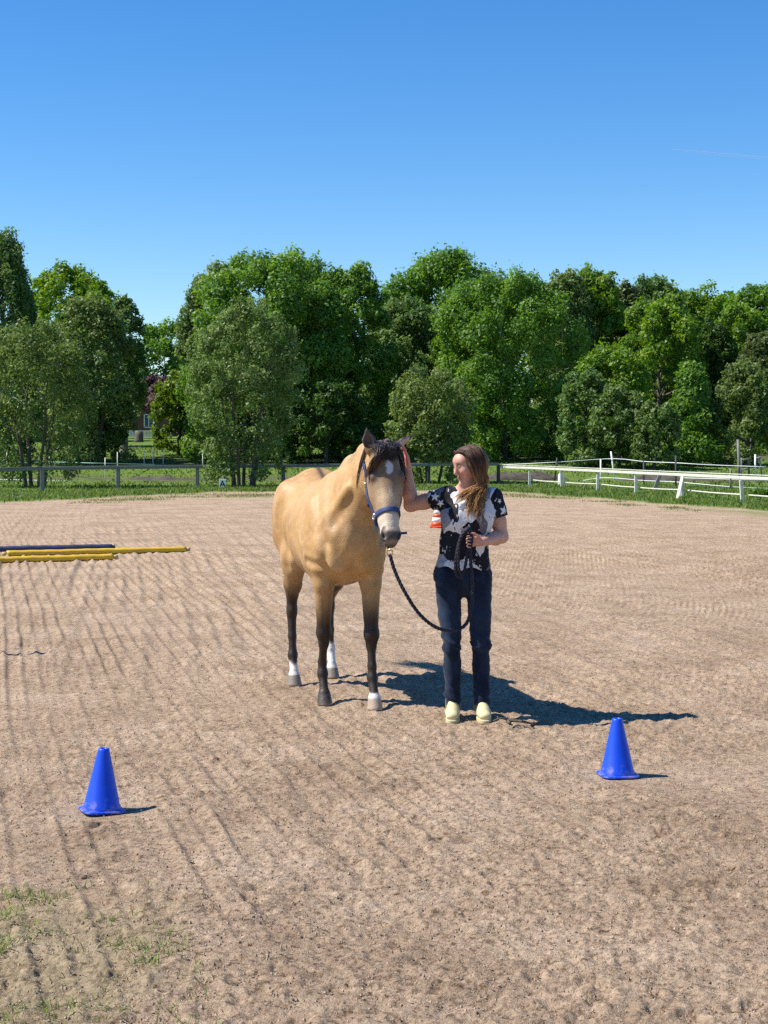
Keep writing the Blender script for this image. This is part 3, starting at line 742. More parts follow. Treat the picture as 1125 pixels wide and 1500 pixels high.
# muck heaps in the paddock
M_MUCK = plain('dark_earth', (.075, .06, .045), .95, var=.6, scale=5, bump=1.0)
def heap(label, px, py, D, w, dpt, h, seed):
    p = at(px, py, D); n = 46; a = np.linspace(-1, 1, n); gx, gy = np.meshgrid(a, a, indexing='ij')
    rr = np.clip(1 - (gx ** 2 + gy ** 2), 0, 1) ** .6; z = h * rr * (.3 + 1.2 * fbm2(gx * w * 1.7 + seed * 9, gy * dpt * 1.7, 4, seed)) - .05
    V = np.stack([gx * w, gy * dpt, z], -1).reshape(-1, 3); i, j = np.meshgrid(np.arange(n - 1), np.arange(n - 1), indexing='ij')
    Q = np.stack([i * n + j, (i + 1) * n + j, (i + 1) * n + j + 1, i * n + j + 1], -1).reshape(-1, 4)
    o = mk('earth_heap', V, Q, M_MUCK, None, False, loc=(p[0], D, float(terrain(p[0], D)))); tag(o, label, 'heap', 'dark earth heaps in the paddock')
heap('long dark heap of dug earth between the woman and the white fence', 765, 703, 67, 2.1, .8, .42, 3)
heap('dark earth heap behind the middle of the white rail fence', 955, 700, 66, 1.5, .7, .34, 4)
heap('low strip of dark earth in the left paddock right of the grey post', 225, 703, 66.5, 1.5, .6, .22, 5)
heap('small dark clods in the left paddock', 104, 694, 70, .45, .3, .16, 6)

M_TRAIL, t_, b_ = new_mat('ice_trail'); b_.inputs['Base Color'].default_value = (.9, .93, .97, 1); b_.inputs['Alpha'].default_value = .10; b_.inputs['Roughness'].default_value = 1
mb = MB(); mb.tube(spline([at(985, 219, 7000), at(1060, 226, 7000), at(1160, 235, 7000)], 12), [1, 3, 4, 4.5, 5, 5, 5, 5, 5, 5, 5, 5], 8)
tag(mb.build('vapour_trail', M_TRAIL, None, True), 'faint thin vapour trail high in the blue sky at the right', 'vapour trail')
# ------------------------------------------------------------------ cones and poles
M_BLUE = plain('blue_plastic', (.004, .058, .60), .42, var=.10, scale=9, bump=.05, bscale=60)
t_ = M_BLUE.node_tree; b_ = t_.nodes['Principled BSDF']; N_ = t_.nodes.new; L_ = t_.links.new
src_ = b_.inputs['Base Color'].links[0].from_socket
tc_ = N_('ShaderNodeTexCoord'); sx_ = N_('ShaderNodeSeparateXYZ'); L_(tc_.outputs['Object'], sx_.inputs[0])
nz_ = N_('ShaderNodeTexNoise'); nz_.inputs['Scale'].default_value = 26; nz_.inputs['Detail'].default_value = 8; nz_.inputs['Roughness'].default_value = .7; L_(tc_.outputs['Object'], nz_.inputs['Vector'])
mr_ = N_('ShaderNodeMapRange'); mr_.inputs[1].default_value = .12; mr_.inputs[2].default_value = .0; mr_.inputs[3].default_value = .0; mr_.inputs[4].default_value = .30; L_(sx_.outputs[2], mr_.inputs[0])
ad_ = N_('ShaderNodeMath'); ad_.operation = 'ADD'; L_(nz_.outputs[0], ad_.inputs[0]); L_(mr_.outputs[0], ad_.inputs[1])
rp_ = N_('ShaderNodeValToRGB'); rp_.color_ramp.elements[0].position = .72; rp_.color_ramp.elements[0].color = (0, 0, 0, 1); rp_.color_ramp.elements[1].position = .95; rp_.color_ramp.elements[1].color = (.75, .75, .75, 1); L_(ad_.outputs[0], rp_.inputs[0])
mx_ = N_('ShaderNodeMix'); mx_.data_type = 'RGBA'; L_(rp_.outputs[0], mx_.inputs[0]); L_(src_, mx_.inputs[6]); mx_.inputs[7].default_value = (.30, .26, .24, 1); L_(mx_.outputs[2], b_.inputs['Base Color'])
def cone(label, X, Y, h, rz, tilt, group):
    root = empty('training_cone', (X, Y, .004), rz); root.rotation_euler = (tilt[0], tilt[1], rz)
    tag(root, label, 'cone', group)
    mb = MB(); k = 40
    mb.lathe([(.088, .012), (.087, .022), (.082, .03), (.0275, h - .012), (.025, h - .003), (.021, h), (.015, h - .001), (.013, h - .012), (.02, h - .03), (.07, .05), (.076, .012)], k)
    mb.build('body', M_BLUE, root, True)
    # square flange with rounded corners, slightly curled
    a = np.arange(64) * 2 * np.pi / 64; c, s = np.cos(a), np.sin(a)
    q = (np.abs(c) ** 5 + np.abs(s) ** 5) ** (-1 / 5)
    rings = []
    for f, z in ((None, .014), (.102, .012), (.107, .008), (.104, .001), (None, .001)):
        if f is None: rings.append(np.stack([.078 * c, .078 * s, np.full(64, z)], 1))
        else: rings.append(np.stack([f * q * c * .92, f * q * s * .92, z + .010 * np.clip(np.hypot(q * c, q * s) - 1.0, 0, 1) * np.sin(a * 2 + 1)], 1))
    V = np.concatenate(rings); i, j = np.meshgrid(np.arange(4), np.arange(64), indexing='ij')
    Q = np.stack([(i + 1) * 64 + j, (i + 1) * 64 + (j + 1) % 64, i * 64 + (j + 1) % 64, i * 64 + j], -1).reshape(-1, 4)
    mk('base', V, Q, M_BLUE, root, True)
    return root
G = 'blue training cones standing on the sand'
cone('blue plastic cone standing alone on the left, leaning slightly, clod in front', -1.305, 7.10, .288, .42, (R(-1), R(2.2)), G)
cone('blue plastic cone on the right at the tip of the long shadow', 1.195, 7.86, .292, .14, (R(0), R(-.3)), G)
# striped traffic cone behind the woman
tc_ = at(641, 773, 31.1); root = empty('traffic_cone', (tc_[0], 31.1, .01)); tag(root, 'orange and white striped traffic cone far behind the woman', 'cone')
M_OR = plain('orange_plastic', (.72, .095, .018), .45, var=.08); 
zs = [0.03, .11, .20, .27, .36, .46, .52]; rad = lambda z: .145 - (.145 - .03) * z / .52
for k in range(6):
    mb = MB(); mb.lathe([(rad(zs[k]) - .01, zs[k] + .001), (rad(zs[k]), zs[k] + .001), (rad(zs[k + 1]), zs[k + 1] - .001), (rad(zs[k + 1]) - .01, zs[k + 1] - .001)], 28)
    mb.build('orange_band' if k % 2 == 0 else 'white_band', M_OR if k % 2 == 0 else M_WHITEPAINT, root, True)
mb = MB(); mb.box((0, 0, .014), (.34, .34, .034), None, .012); mb.build('base', M_OR, root)

# foam covered poles on the left
M_YEL = plain('yellow_cover', (.66, .40, .025), .55, var=.10, scale=7, bump=.35, bscale=18)
M_NAVYP = plain('navy_cover', (.028, .034, .085), .6, var=.15, scale=7, bump=.35, bscale=18)
M_WOODEND = plain('pale_wood', (.52, .37, .15), .8, var=.15)
def pole(label, a, b, mat, end, group, r=.047):
    a = np.array(a, float); b = np.array(b, float)
    root = empty('ground_pole', (*((a + b) / 2)[:2], 0)); o = np.array(root.location); tag(root, label, 'pole', group)
    t = np.linspace(0, 1, 60); P = a + (b - a) * t[:, None] - o
    rr = r * (1 + .035 * np.sin(t * 61) + .03 * (vn2(t * 23, t * 0, 5) - .5)); P[:, 2] += .008 * np.sin(t * 17) * (t * (1 - t))
    d = (b - a) / np.linalg.norm(b - a)
    mb = MB(); mb.tube(P, rr, 14); mb.build('cover', mat, root, True)
    for e, s in ((b - o, 1), (a - o, -1)):
        mb = MB(); mb.tube([e, e + d * s * end], r * .62, 12); mb.build('pole_end', M_WOODEND if mat is M_YEL else M_NAVYP, root, True)
    return root
G = 'padded poles lying on the sand'
def gpt(x, y, z=.05): D = CAMH * F0 / (y - HY); return ((x - CX) * D / F0, D, z)
pole('longer yellow padded pole, right end reaching farthest over the sand', gpt(10, 816), gpt(272, 809.5), M_YEL, .07, G)
pole('nearest yellow padded pole cut by the left edge of the picture', gpt(-55, 827), gpt(165, 821), M_YEL, .08, G)
pole('dark navy padded pole lying behind the two yellow poles', gpt(-60, 810.5), gpt(164, 806), M_NAVYP, .05, G, .050)

# twig, clods and a thin stake just outside the left edge that throws the wavy shadow
M_TWIG = plain('twig', (.11, .08, .05), .9, var=.3, scale=20)
def twig(label, x, y, L, ang, seed):
    p = gpt(x, y, 0); rg = np.random.default_rng(seed); n = 8; t = np.linspace(0, 1, n)
    P = np.stack([np.cos(ang) * L * t + rg.normal(0, .012, n), np.sin(ang) * L * t + rg.normal(0, .012, n), .022 + .02 * rg.random(n)], 1)
    mb = MB(); mb.tube(spline(P, 20), .009 * (1.2 - np.linspace(0, 1, 20)), 6); mb.tube(spline([P[1], P[1] + [-.05, -.03, .02], P[1] + [-.09, -.015, .0]], 6), .005, 5)
    o = mb.build('twig', M_TWIG, None, True, loc=p); tag(o, label, 'twig')
twig('thin crooked twig lying on the sand to the right of the woman\'s feet', 741, 1066, .34, .05, 3)
M_CLOD = plain('damp_sand', (.17, .115, .075), .95, var=.3, scale=25, bump=.8)
def clod(label, x, y, s, seed):
    p = gpt(x, y, 0); k = 14; m_ = 9
    th, ph = np.meshgrid(np.arange(k) * 2 * np.pi / k, np.linspace(0, np.pi * .62, m_), indexing='ij')
    d = np.stack([np.cos(th) * np.sin(ph), np.sin(th) * np.sin(ph), np.cos(ph)], -1).reshape(-1, 3)
    r_ = .6 + .8 * vn3(d * 2.1 + seed * 5.3, seed); V = d * r_[:, None] * s * np.array([1.3, .9, .75])
    i, j = np.meshgrid(np.arange(k), np.arange(m_ - 1), indexing='ij')
    Q = np.stack([i * m_ + j, i * m_ + j + 1, ((i + 1) % k) * m_ + j + 1, ((i + 1) % k) * m_ + j], -1).reshape(-1, 4)
    o = mk('sand_clod', V, Q, M_CLOD, None, False, loc=p); tag(o, label, 'clod', 'damp clods on the sand')
clod('larger damp clod on the sand just below the left blue cone', 157, 1219, .030, 1)
clod('flat dark clod left of the larger clod below the left cone', 138, 1212, .034, 2)
clod('small clod near the middle of the near sand', 715, 1302, .016, 3)
clod('dark clod near the lower left weeds', 118, 1290, .030, 4)
sp = gpt(-62, 964, 0)
st = empty('thin_stake', sp); tag(st, 'thin stake with a small tuft on top, throwing the wavy shadow at the left edge', 'stake')
mb = MB(); mb.tube(spline([(0, 0, -.05), (.01, .02, .25), (-.015, .05, .5), (.0, .08, .72)], 14), .030, 6); mb.build('stick', M_TWIG, st, True)
mb = MB(); mb.tube(spline([(0, .08, .70), (.0, .085, .78), (0, .09, .86)], 8), [.03, .048, .054, .050, .054, .045, .032, .014], 8); mb.build('tuft', M_TWIG, st, True)

# loose crumbs of sand over the near ground: too many to count
def crumbs(n):
    y = 4.2 + 9 * rng.random(n) ** 1.7; x = (rng.random(n) - .5) * .58 * y; s = rng.uniform(.002, .0065, n) * rng.uniform(.5, 1.2, n)
    ok = np.ones(n, bool)
    for a, b in CONES: ok &= np.hypot(x - a, y - b) > .17
    x, y, s = x[ok], y[ok], s[ok]; n = len(x)
    z = sand_height(x, y)
    base = np.array([[1, 0, 0], [-.5, .87, 0], [-.5, -.87, 0], [0, 0, 1.0], [0, 0, -.6]])
    a = rng.random(n) * 6.28; ca, sa = np.cos(a), np.sin(a)
    B = base[None] * rng.uniform(.6, 1.3, (n, 5, 1)) * s[:, None, None]
    V = np.stack([B[..., 0] * ca[:, None] - B[..., 1] * sa[:, None] + x[:, None], B[..., 0] * sa[:, None] + B[..., 1] * ca[:, None] + y[:, None], B[..., 2] + (z + s * .3)[:, None]], -1).reshape(-1, 3)
    T = np.concatenate([np.arange(n)[:, None] * 5 + np.array(t) for t in ((0, 1, 3), (1, 2, 3), (2, 0, 3), (1, 0, 4), (2, 1, 4), (0, 2, 4))])
    c = np.array([(.40, .30, .21), (.34, .25, .17), (.43, .33, .24), (.24, .17, .12)])[rng.integers(0, 4, n)]
    o = mk('sand_crumbs', V, T, attr_mat('crumb', rough=.95, spec=.1), None, False, {'col': np.repeat(c, 5, 0)})
    tag(o, 'loose crumbs and grit scattered over the sand', kind='stuff')
crumbs(30000)

# ------------------------------------------------------------------ signed distance shapes -> one continuous surface
class SDF:
    def __init__(s, lo, hi, h):
        s.lo = np.array(lo, float); s.h = h; s.n = np.ceil((np.array(hi) - s.lo) / h).astype(int) + 1
        s.D = np.full(s.n, .5, np.float32)
    def _win(s, lo, hi):
        a = np.clip(np.floor((lo - s.lo) / s.h).astype(int), 0, s.n); b = np.clip(np.ceil((hi - s.lo) / s.h).astype(int) + 1, 0, s.n)
        if np.any(b <= a): return None
        ax = [(s.lo[i] + s.h * np.arange(a[i], b[i])).astype(np.float32) for i in range(3)]
        return tuple(slice(a[i], b[i]) for i in range(3)), ax[0][:, None, None], ax[1][None, :, None], ax[2][None, None, :]
    def seg(s, a, b, ra, rb, k=.02, side=(0, 1, 0), op='add'):
        """tapered limb a-b; ra, rb: radius or (half width along side, half width across)"""
        a = np.array(a, float); b = np.array(b, float)
        ra = (ra, ra) if np.isscalar(ra) else ra; rb = (rb, rb) if np.isscalar(rb) else rb
        m = max(*ra, *rb) + k + 3 * s.h
        w = s._win(np.minimum(a, b) - m, np.maximum(a, b) + m)
        if w is None: return
        sl, X, Y, Z = w
        ab = b - a; L = np.linalg.norm(ab)
        u = np.array(side, float)
        if L > 1e-6:
            d = ab / L; u = u - d * (u @ d); u /= np.linalg.norm(u) + 1e-9; v = np.cross(d, u)
            px, py, pz = X - a[0], Y - a[1], Z - a[2]
            t = np.clip((px * d[0] + py * d[1] + pz * d[2]) / L, 0, 1)
            qx, qy, qz = px - t * ab[0], py - t * ab[1], pz - t * ab[2]
            du = qx * u[0] + qy * u[1] + qz * u[2]; dv = qx * v[0] + qy * v[1] + qz * v[2]; dl = qx * d[0] + qy * d[1] + qz * d[2]
            wu = ra[0] + (rb[0] - ra[0]) * t; wv = ra[1] + (rb[1] - ra[1]) * t; wl = np.minimum(wu, wv)
            k0 = np.sqrt((du / wu) ** 2 + (dv / wv) ** 2 + (dl / wl) ** 2)
            k1 = np.sqrt((du / wu ** 2) ** 2 + (dv / wv ** 2) ** 2 + (dl / wl ** 2) ** 2)
            d2 = k0 * (k0 - 1) / (k1 + 1e-6)
            d2 = np.where(k0 < .3, -wl * .7, d2)
        s._op(sl, d2.astype(np.float32), k, op)
    def ell(s, c, r, k=.02, M=None, op='add'):
        c = np.array(c, float); r = np.array(r, float); m = r.max() + k + 3 * s.h
        w = s._win(c - m, c + m)
        if w is None: return
        sl, X, Y, Z = w; p = (X - c[0], Y - c[1], Z - c[2])
        if M is not None: p = tuple(p[0] * M[0][i] + p[1] * M[1][i] + p[2] * M[2][i] for i in range(3))
        k0 = np.sqrt(sum((p[i] / r[i]) ** 2 for i in range(3))); k1 = np.sqrt(sum((p[i] / r[i] ** 2) ** 2 for i in range(3)))
        d2 = np.where(k0 < .3, -r.min() * .7, k0 * (k0 - 1) / (k1 + 1e-6))
        s._op(sl, np.broadcast_to(d2, s.D[sl].shape).astype(np.float32), k, op)
    def _op(s, sl, d2, k, op):
        d1 = s.D[sl]
        if op == 'add':
            h = np.clip(.5 + .5 * (d1 - d2) / k, 0, 1); s.D[sl] = d1 * (1 - h) + d2 * h - k * h * (1 - h)
        else:
            h = np.clip(.5 - .5 * (d1 + d2) / k, 0, 1); s.D[sl] = d1 * (1 - h) - d2 * h + k * h * (1 - h)
    def chain(s, pts, rad, k=.02, side=(0, 1, 0)):
        for i in range(len(pts) - 1): s.seg(pts[i], pts[i + 1], rad[i], rad[i + 1], k, side)
    def cut_below(s, z):
        Z = (s.lo[2] + s.h * np.arange(s.n[2])).astype(np.float32)[None, None]; s.D = np.maximum(s.D, z - Z)
    def mesh(s, smooth=2):
        D = s.D; sg = D < 0
        c = sum(sg[i:sg.shape[0] - 1 + i, j:sg.shape[1] - 1 + j, k:sg.shape[2] - 1 + k].astype(np.int8) for i in (0, 1) for j in (0, 1) for k in (0, 1))
        cells = np.argwhere((c > 0) & (c < 8)); vid = np.full(c.shape, -1, np.int32); vid[tuple(cells.T)] = np.arange(len(cells))
        acc = np.zeros((len(cells), 3)); cnt = np.zeros(len(cells))
        cor = [np.array([i, j, k]) for i in (0, 1) for j in (0, 1) for k in (0, 1)]
        val = {tuple(o): D[tuple((cells + o).T)] for o in cor}
        for o in cor:
            for ax in range(3):
                if o[ax]: continue
                o2 = o.copy(); o2[ax] = 1; d0, d1 = val[tuple(o)], val[tuple(o2)]; x = (d0 < 0) != (d1 < 0)
                t = np.where(x, d0 / np.where(x, d0 - d1, 1), 0)
                p = np.repeat(o[None].astype(float), len(cells), 0); p[:, ax] = t
                acc[x] += p[x]; cnt[x] += 1
        V = s.lo + s.h * (cells + acc / cnt[:, None])
        Q = []
        for ax in range(3):
            sl0 = [slice(None)] * 3; sl1 = [slice(None)] * 3; sl0[ax] = slice(0, -1); sl1[ax] = slice(1, None)
            e = sg[tuple(sl0)] != sg[tuple(sl1)]; b, cc = [(1, 2), (2, 0), (0, 1)][ax]
            I = np.argwhere(e); ok = (I[:, b] > 0) & (I[:, cc] > 0) & (I[:, b] < vid.shape[b]) & (I[:, cc] < vid.shape[cc]); I = I[ok]
            def g(db, dc):
                J = I.copy(); J[:, b] -= db; J[:, cc] -= dc; return vid[tuple(J.T)]
            q = np.stack([g(1, 1), g(0, 1), g(0, 0), g(1, 0)], 1); fl = ~sg[tuple(I.T)]; q[fl] = q[fl][:, ::-1]; Q.append(q)
        Q = np.concatenate(Q); Q = Q[(Q >= 0).all(1)]
        E = np.concatenate([Q[:, [0, 1]], Q[:, [1, 2]], Q[:, [2, 3]], Q[:, [3, 0]]]); E = np.concatenate([E, E[:, ::-1]])
        for _ in range(smooth):
            w = np.bincount(E[:, 0], minlength=len(V)); A = np.stack([np.bincount(E[:, 0], V[E[:, 1], i], len(V)) for i in range(3)], 1) / np.maximum(w, 1)[:, None]
            V = V * .45 + A * .55
        return V, Q

def vnormals(V, Q):
    n = np.cross(V[Q[:, 2]] - V[Q[:, 0]], V[Q[:, 3]] - V[Q[:, 1]]); N = np.zeros_like(V)
    for i in range(4): 
        for a in range(3): N[:, a] += np.bincount(Q[:, i], n[:, a], len(V))
    return N / (np.linalg.norm(N, axis=1, keepdims=True) + 1e-12)

def strand_mesh(curves, r, k=4, flat=1.0):
    """many tapered hair strands as one mesh; curves (n, m, 3)"""
    C = np.asarray(curves); n, m, _ = C.shape
    T = np.gradient(C, axis=1); T /= np.linalg.norm(T, axis=2, keepdims=True) + 1e-9
    ref = np.array([.31, .57, .76]); U = np.cross(T, ref); U /= np.linalg.norm(U, axis=2, keepdims=True) + 1e-9; W = np.cross(T, U)
    t = np.linspace(0, 1, m); rr = np.asarray(r).reshape(-1, 1) * (1.02 - t ** 2.2)[None]
    a = np.arange(k) * 2 * np.pi / k
    V = C[:, :, None] + rr[:, :, None, None] * (np.cos(a)[None, None, :, None] * U[:, :, None] + flat * np.sin(a)[None, None, :, None] * W[:, :, None])
    s, i, j = np.meshgrid(np.arange(n), np.arange(m - 1), np.arange(k), indexing='ij'); b = s * m * k
    Q = np.stack([b + i * k + j, b + i * k + (j + 1) % k, b + (i + 1) * k + (j + 1) % k, b + (i + 1) * k + j], -1).reshape(-1, 4)
    return V.reshape(-1, 3), Q

def splines(K, m):
    """Catmull-Rom for many strands at once; K (n, c, 3) -> (n, m, 3)"""
    p = np.concatenate([2 * K[:, :1] - K[:, 1:2], K, 2 * K[:, -1:] - K[:, -2:-1]], 1); c = p.shape[1] - 3
    t = np.linspace(0, c - 1e-9, m); i = t.astype(int); f = (t - i)[None, :, None]
    A, B, C_, D_ = p[:, i], p[:, i + 1], p[:, i + 2], p[:, i + 3]
    return .5 * (2 * B + (C_ - A) * f + (2 * A - 5 * B + 4 * C_ - D_) * f ** 2 + (3 * B - A - 3 * C_ + D_) * f ** 3)
# ------------------------------------------------------------------ horse (local axes: F ahead, S to its left, Z up)
HO = np.array([-.366, 10.45, 0.0]); HF = np.array([.235, -.972, 0]); HS = np.array([.972, .235, 0])
horse_rz = math.atan2(HF[1], HF[0])
def hw(p):
    p = np.asarray(p, float); return HO + p[..., 0:1] * HF + p[..., 1:2] * HS + p[..., 2:3] * np.array([0, 0, 1.])
h = SDF((-1.06, -.48, -.03), (1.58, .48, 1.94), .0074)
# trunk
st = [(-.80, 1.20, .08, .12), (-.66, 1.22, .20, .22), (-.45, 1.215, .254, .285), (-.22, 1.14, .252, .295), (.05, 1.105, .280, .312), (.28, 1.11, .257, .325), (.47, 1.13, .222, .32), (.62, 1.13, .175, .245), (.70, 1.12, .13, .17)]
for i in range(len(st) - 1):
    a, b = st[i], st[i + 1]; h.seg((a[0], 0, a[1]), (b[0], 0, b[1]), (a[2], a[3]), (b[2], b[3]), .10)
h.seg((.20, 0, 1.40), (.48, 0, 1.41), (.055, .085), (.07, .09), .10)                     # withers
h.seg((-.50, 0, 1.42), (-.72, 0, 1.36), (.10, .085), (.08, .08), .08)                    # croup
for s in (-1, 1):
    h.ell((-.42, s * .215, 1.33), (.11, .075, .10), .09)                                 # point of hip
    h.ell((-.55, s * .165, 1.17), (.23, .135, .25), .08)                                 # thigh mass
    h.seg((-.50, s * .175, 1.05), (-.36, s * .185, .90), (.12, .17), (.085, .115), .06)
    h.ell((.43, s * .192, 1.10), (.13, .070, .25), .045, None)                            # shoulder blade
    h.ell((.585, s * .145, 1.04), (.085, .07, .105), .05)                                # point of shoulder
    h.ell((.40, s * .185, .935), (.11, .055, .11), .05)                                  # elbow muscle
    h.ell((.66, s * .075, 1.02), (.06, .07, .13), .05)                                   # breast
# neck
N0, N1, N2, N3 = (.44, .0, 1.25), (.68, .03, 1.39), (.91, .075, 1.515), (1.075, .105, 1.575)
h.chain([N0, N1, N2, N3], [(.168, .295), (.115, .22), (.092, .162), (.083, .122)], .07)
h.seg((.62, .01, 1.20), (.86, .065, 1.375), (.075, .10), (.06, .07), .06)                 # windpipe side
h.chain([(.40, 0, 1.455), (.64, .02, 1.575), (.86, .06, 1.65), (1.05, .10, 1.675)], [.045, .045, .042, .04], .05)  # crest
# head: face line from A (poll front) to B (nose)
A = np.array([1.175, .112, 1.665]); B = np.array([1.375, .098, 1.150]); hd = (B - A); HL = np.linalg.norm(hd); hd /= HL
yaw = R(3); fr_ = np.array([.93, 0, .366]); fr_ -= hd * (fr_ @ hd); fr_ /= np.linalg.norm(fr_)
hs_ = np.cross(fr_, hd); hs_ /= np.linalg.norm(hs_)
if hs_[1] < 0: hs_ = -hs_
TS = .945
def hp(t, s, d):      # t metres down the face, s to its left, d behind the face line
    return A + hd * t * TS + hs_ * s - fr_ * d
sdv = tuple(hs_)
prof_ = [(.0, .075, .075), (.08, .088, .095), (.17, .100, .115), (.27, .088, .118), (.36, .068, .098), (.45, .055, .075), (.53, .054, .062)]
for (t0, w0, d0), (t1, w1, d1) in zip(prof_[:-1], prof_[1:]):
    h.seg(hp(t0, 0, d0), hp(t1, 0, d1), (w0, d0), (w1, d1), .035, sdv)
h.ell(hp(.565, 0, .060), (.056, .058, .052), .03)                                         # muzzle
h.ell(hp(.60, 0, .088), (.040, .040, .030), .02)                                          # lower lip / chin
for s in (-1, 1):
    h.ell(hp(.235, s * .052, .165), (.095, .040, .105), .04)                              # round cheek
    h.ell(hp(.165, s * .088, .062), (.040, .022, .030), .025)                             # brow over the eye
    h.ell(hp(.545, s * .040, .040), (.034, .022, .036), .02)                              # nostril wing
    h.seg(hp(.22, s * .082, .075), hp(.34, s * .066, .085), .016, .010, .02)              # cheek bone ridge
h.seg(hp(.02, 0, .16), hp(.16, 0, .22), (.06, .07), (.05, .05), .05, sdv)                 # throat
h.seg(hp(.06, 0, .02), hp(.5, 0, .016), (.048, .022), (.034, .018), .02, sdv)             # nasal bone
# ears
def ear(base, tip, face, w):
    base, tip, face = map(lambda v: np.array(v, float), (base, tip, face)); ax = tip - base; L = np.linalg.norm(ax); ax /= L
    face -= ax * (face @ ax); face /= np.linalg.norm(face); sv = np.cross(ax, face)
    m1 = base + ax * L * .42
    h.seg(base - ax * .02, m1, (w * .80, w * .62), (w, w * .62), .015, sv); h.seg(m1, tip, (w, w * .6), (.008, .008), .008, sv)
    h.seg(base + ax * L * .2 + face * w * .62, m1 + face * w * .66, (w * .52, w * .5), (w * .68, w * .52), .006, sv, 'sub')
    h.seg(m1 + face * w * .66, tip - ax * L * .12 + face * w * .34, (w * .68, w * .52), (w * .10, w * .12), .006, sv, 'sub')
    return base, tip, face
EARS = [ear((1.095, .026, 1.672), (1.115, -.004, 1.800), (.80, -.35, .1), .046), ear((1.085, .178, 1.675), (1.04, .315, 1.755), (.55, .20, -.80), .040)]
# front legs
def foreleg(hx, hy, top, s):
    kx = hx * .55 + top[0] * .45 - .035
    P = dict(el=(top[0] - .01, top[1], .93), fa=(top[0] * .8 + kx * .2, top[1] * .85 + hy * .15, .80), kn=(kx, hy * .8 + top[1] * .2, .475), kb=(kx - .005, hy * .85 + top[1] * .15, .40), ca=(hx - .075, hy, .27), fe=(hx - .065, hy, .195), pa=(hx - .02, hy, .105))
    h.seg((top[0] + .02, top[1], 1.05), P['el'], (.085, .13), (.080, .125), .05)
    h.seg(P['el'], P['fa'], (.080, .120), (.066, .088), .04); h.seg(P['fa'], P['kn'], (.064, .080), (.043, .048), .03)
    h.ell(P['kn'], (.050, .048, .060), .02); h.ell(np.array(P['kn']) + (.014, 0, -.005), (.034, .040, .045), .02)
    h.seg(P['kn'], P['kb'], .042, (.034, .038), .02); h.seg(P['kb'], P['ca'], (.0275, .034), (.026, .033), .02)
    h.seg(np.array(P['kb']) - (.018, 0, 0), np.array(P['ca']) - (.022, 0, 0), .017, .018, .012)
    h.seg(P['ca'], P['fe'], (.026, .033), (.029, .034), .02); h.ell(P['fe'], (.038, .0345, .038), .02); h.ell(np.array(P['fe']) - (.028, 0, .005), (.020, .020, .026), .015)
    h.seg(P['fe'], P['pa'], (.029, .031), (.0295, .032), .012); hoof(hx, hy)
def hoof(hx, hy):
    h.seg((hx - .010, hy, .072), (hx + .010, hy, .0), (.041, .042), (.053, .058), .008)
LEGTOP = (.50, .150)
foreleg(.442, -.128, (.50, -.145), -1); foreleg(.694, .148, (.575, .145), 1)
def hindleg(hx, hy, s, stx):
    hk = np.array((hx - .115, hy, .535)); stf = np.array((stx, s * .185, .93))
    h.seg(stf, hk * .55 + stf * .45 + (-.02, 0, 0), (.085, .125), (.060, .078), .05); h.seg(hk * .55 + stf * .45 + (-.02, 0, 0), hk + (.01, 0, .05), (.060, .078), (.037, .052), .03)
    h.ell(hk + (.015, 0, -.01), (.056, .040, .066), .02); h.seg(hk + (-.045, 0, .055), hk + (-.03, 0, -.08), (.020, .022), (.022, .022), .02)
    h.seg(hk + (-.05, 0, .05), hk * .6 + stf * .4 + (-.11, 0, .05), .018, .025, .03)
    fe = np.array((hx - .065, hy, .205)); h.seg(hk + (.01, 0, -.05), hk * .4 + fe * .6 + (.0, 0, 0), (.033, .042), (.027, .034), .02); h.seg(hk * .4 + fe * .6, fe, (.027, .034), (.028, .034), .02)
    h.ell(fe, (.039, .036, .040), .02); h.ell(fe - (.028, 0, .005), (.020, .022, .026), .015)
    h.seg(fe, (hx - .015, hy, .105), (.029, .032), (.030, .033), .012); hoof(hx, hy)
hindleg(-.40, -.175, -1, -.30); hindleg(-.68, .155, 1, -.40)
for s in (-1, 1):
    pass
for s in (-1, 1):
    h.ell((.70, s * .085, .965), (.055, .075, .085), .03)
    h.ell((.60, s * .165, 1.03), (.075, .060, .10), .03)
    h.seg((.60, s * .15, 1.16), (.84, s * .10 + .06, 1.42), .050, .040, .03)
# nostrils and mouth
for s in (-1, 1):
    h.seg(hp(.530, s * .050, .020), hp(.578, s * .042, .030), (.016, .022), (.014, .018), .006, sdv, 'sub')
    h.ell(hp(.168, s * .106, .072), (.021, .014, .018), .008, None, 'sub')
h.seg(hp(.598, -.05, .060), hp(.598, .05, .060), .006, .006, .006, tuple(fr_), 'sub')
h.cut_below(.002)
HV, HQ = h.mesh(3)
del h
HN = vnormals(HV, HQ)
# skin creases and muscle borders: shallow valleys with a soft lip
def crease(poly, w, depth, both=True):
    global HV
    for s_ in ((1, -1) if both else (1,)):
        P = spline([(a, b * s_, c) for a, b, c in poly], 24); lo = P.min(0) - 4 * w; hi = P.max(0) + 4 * w
        k = np.where(((HV > lo) & (HV < hi)).all(1))[0]
        if not len(k): continue
        dm = np.full(len(k), 9.)
        for p_, q_ in zip(P[:-1], P[1:]):
            ab = q_ - p_; t = np.clip(((HV[k] - p_) @ ab) / (ab @ ab), 0, 1); dm = np.minimum(dm, np.linalg.norm(HV[k] - p_ - t[:, None] * ab, axis=1))
        HV[k] += HN[k] * (-depth * np.exp(-(dm / w) ** 2) + .35 * depth * np.exp(-((dm - 2.1 * w) / w) ** 2))[:, None]
crease([(.30, .28, 1.36), (.26, .33, 1.17), (.32, .31, .97)], .040, 0.0161)
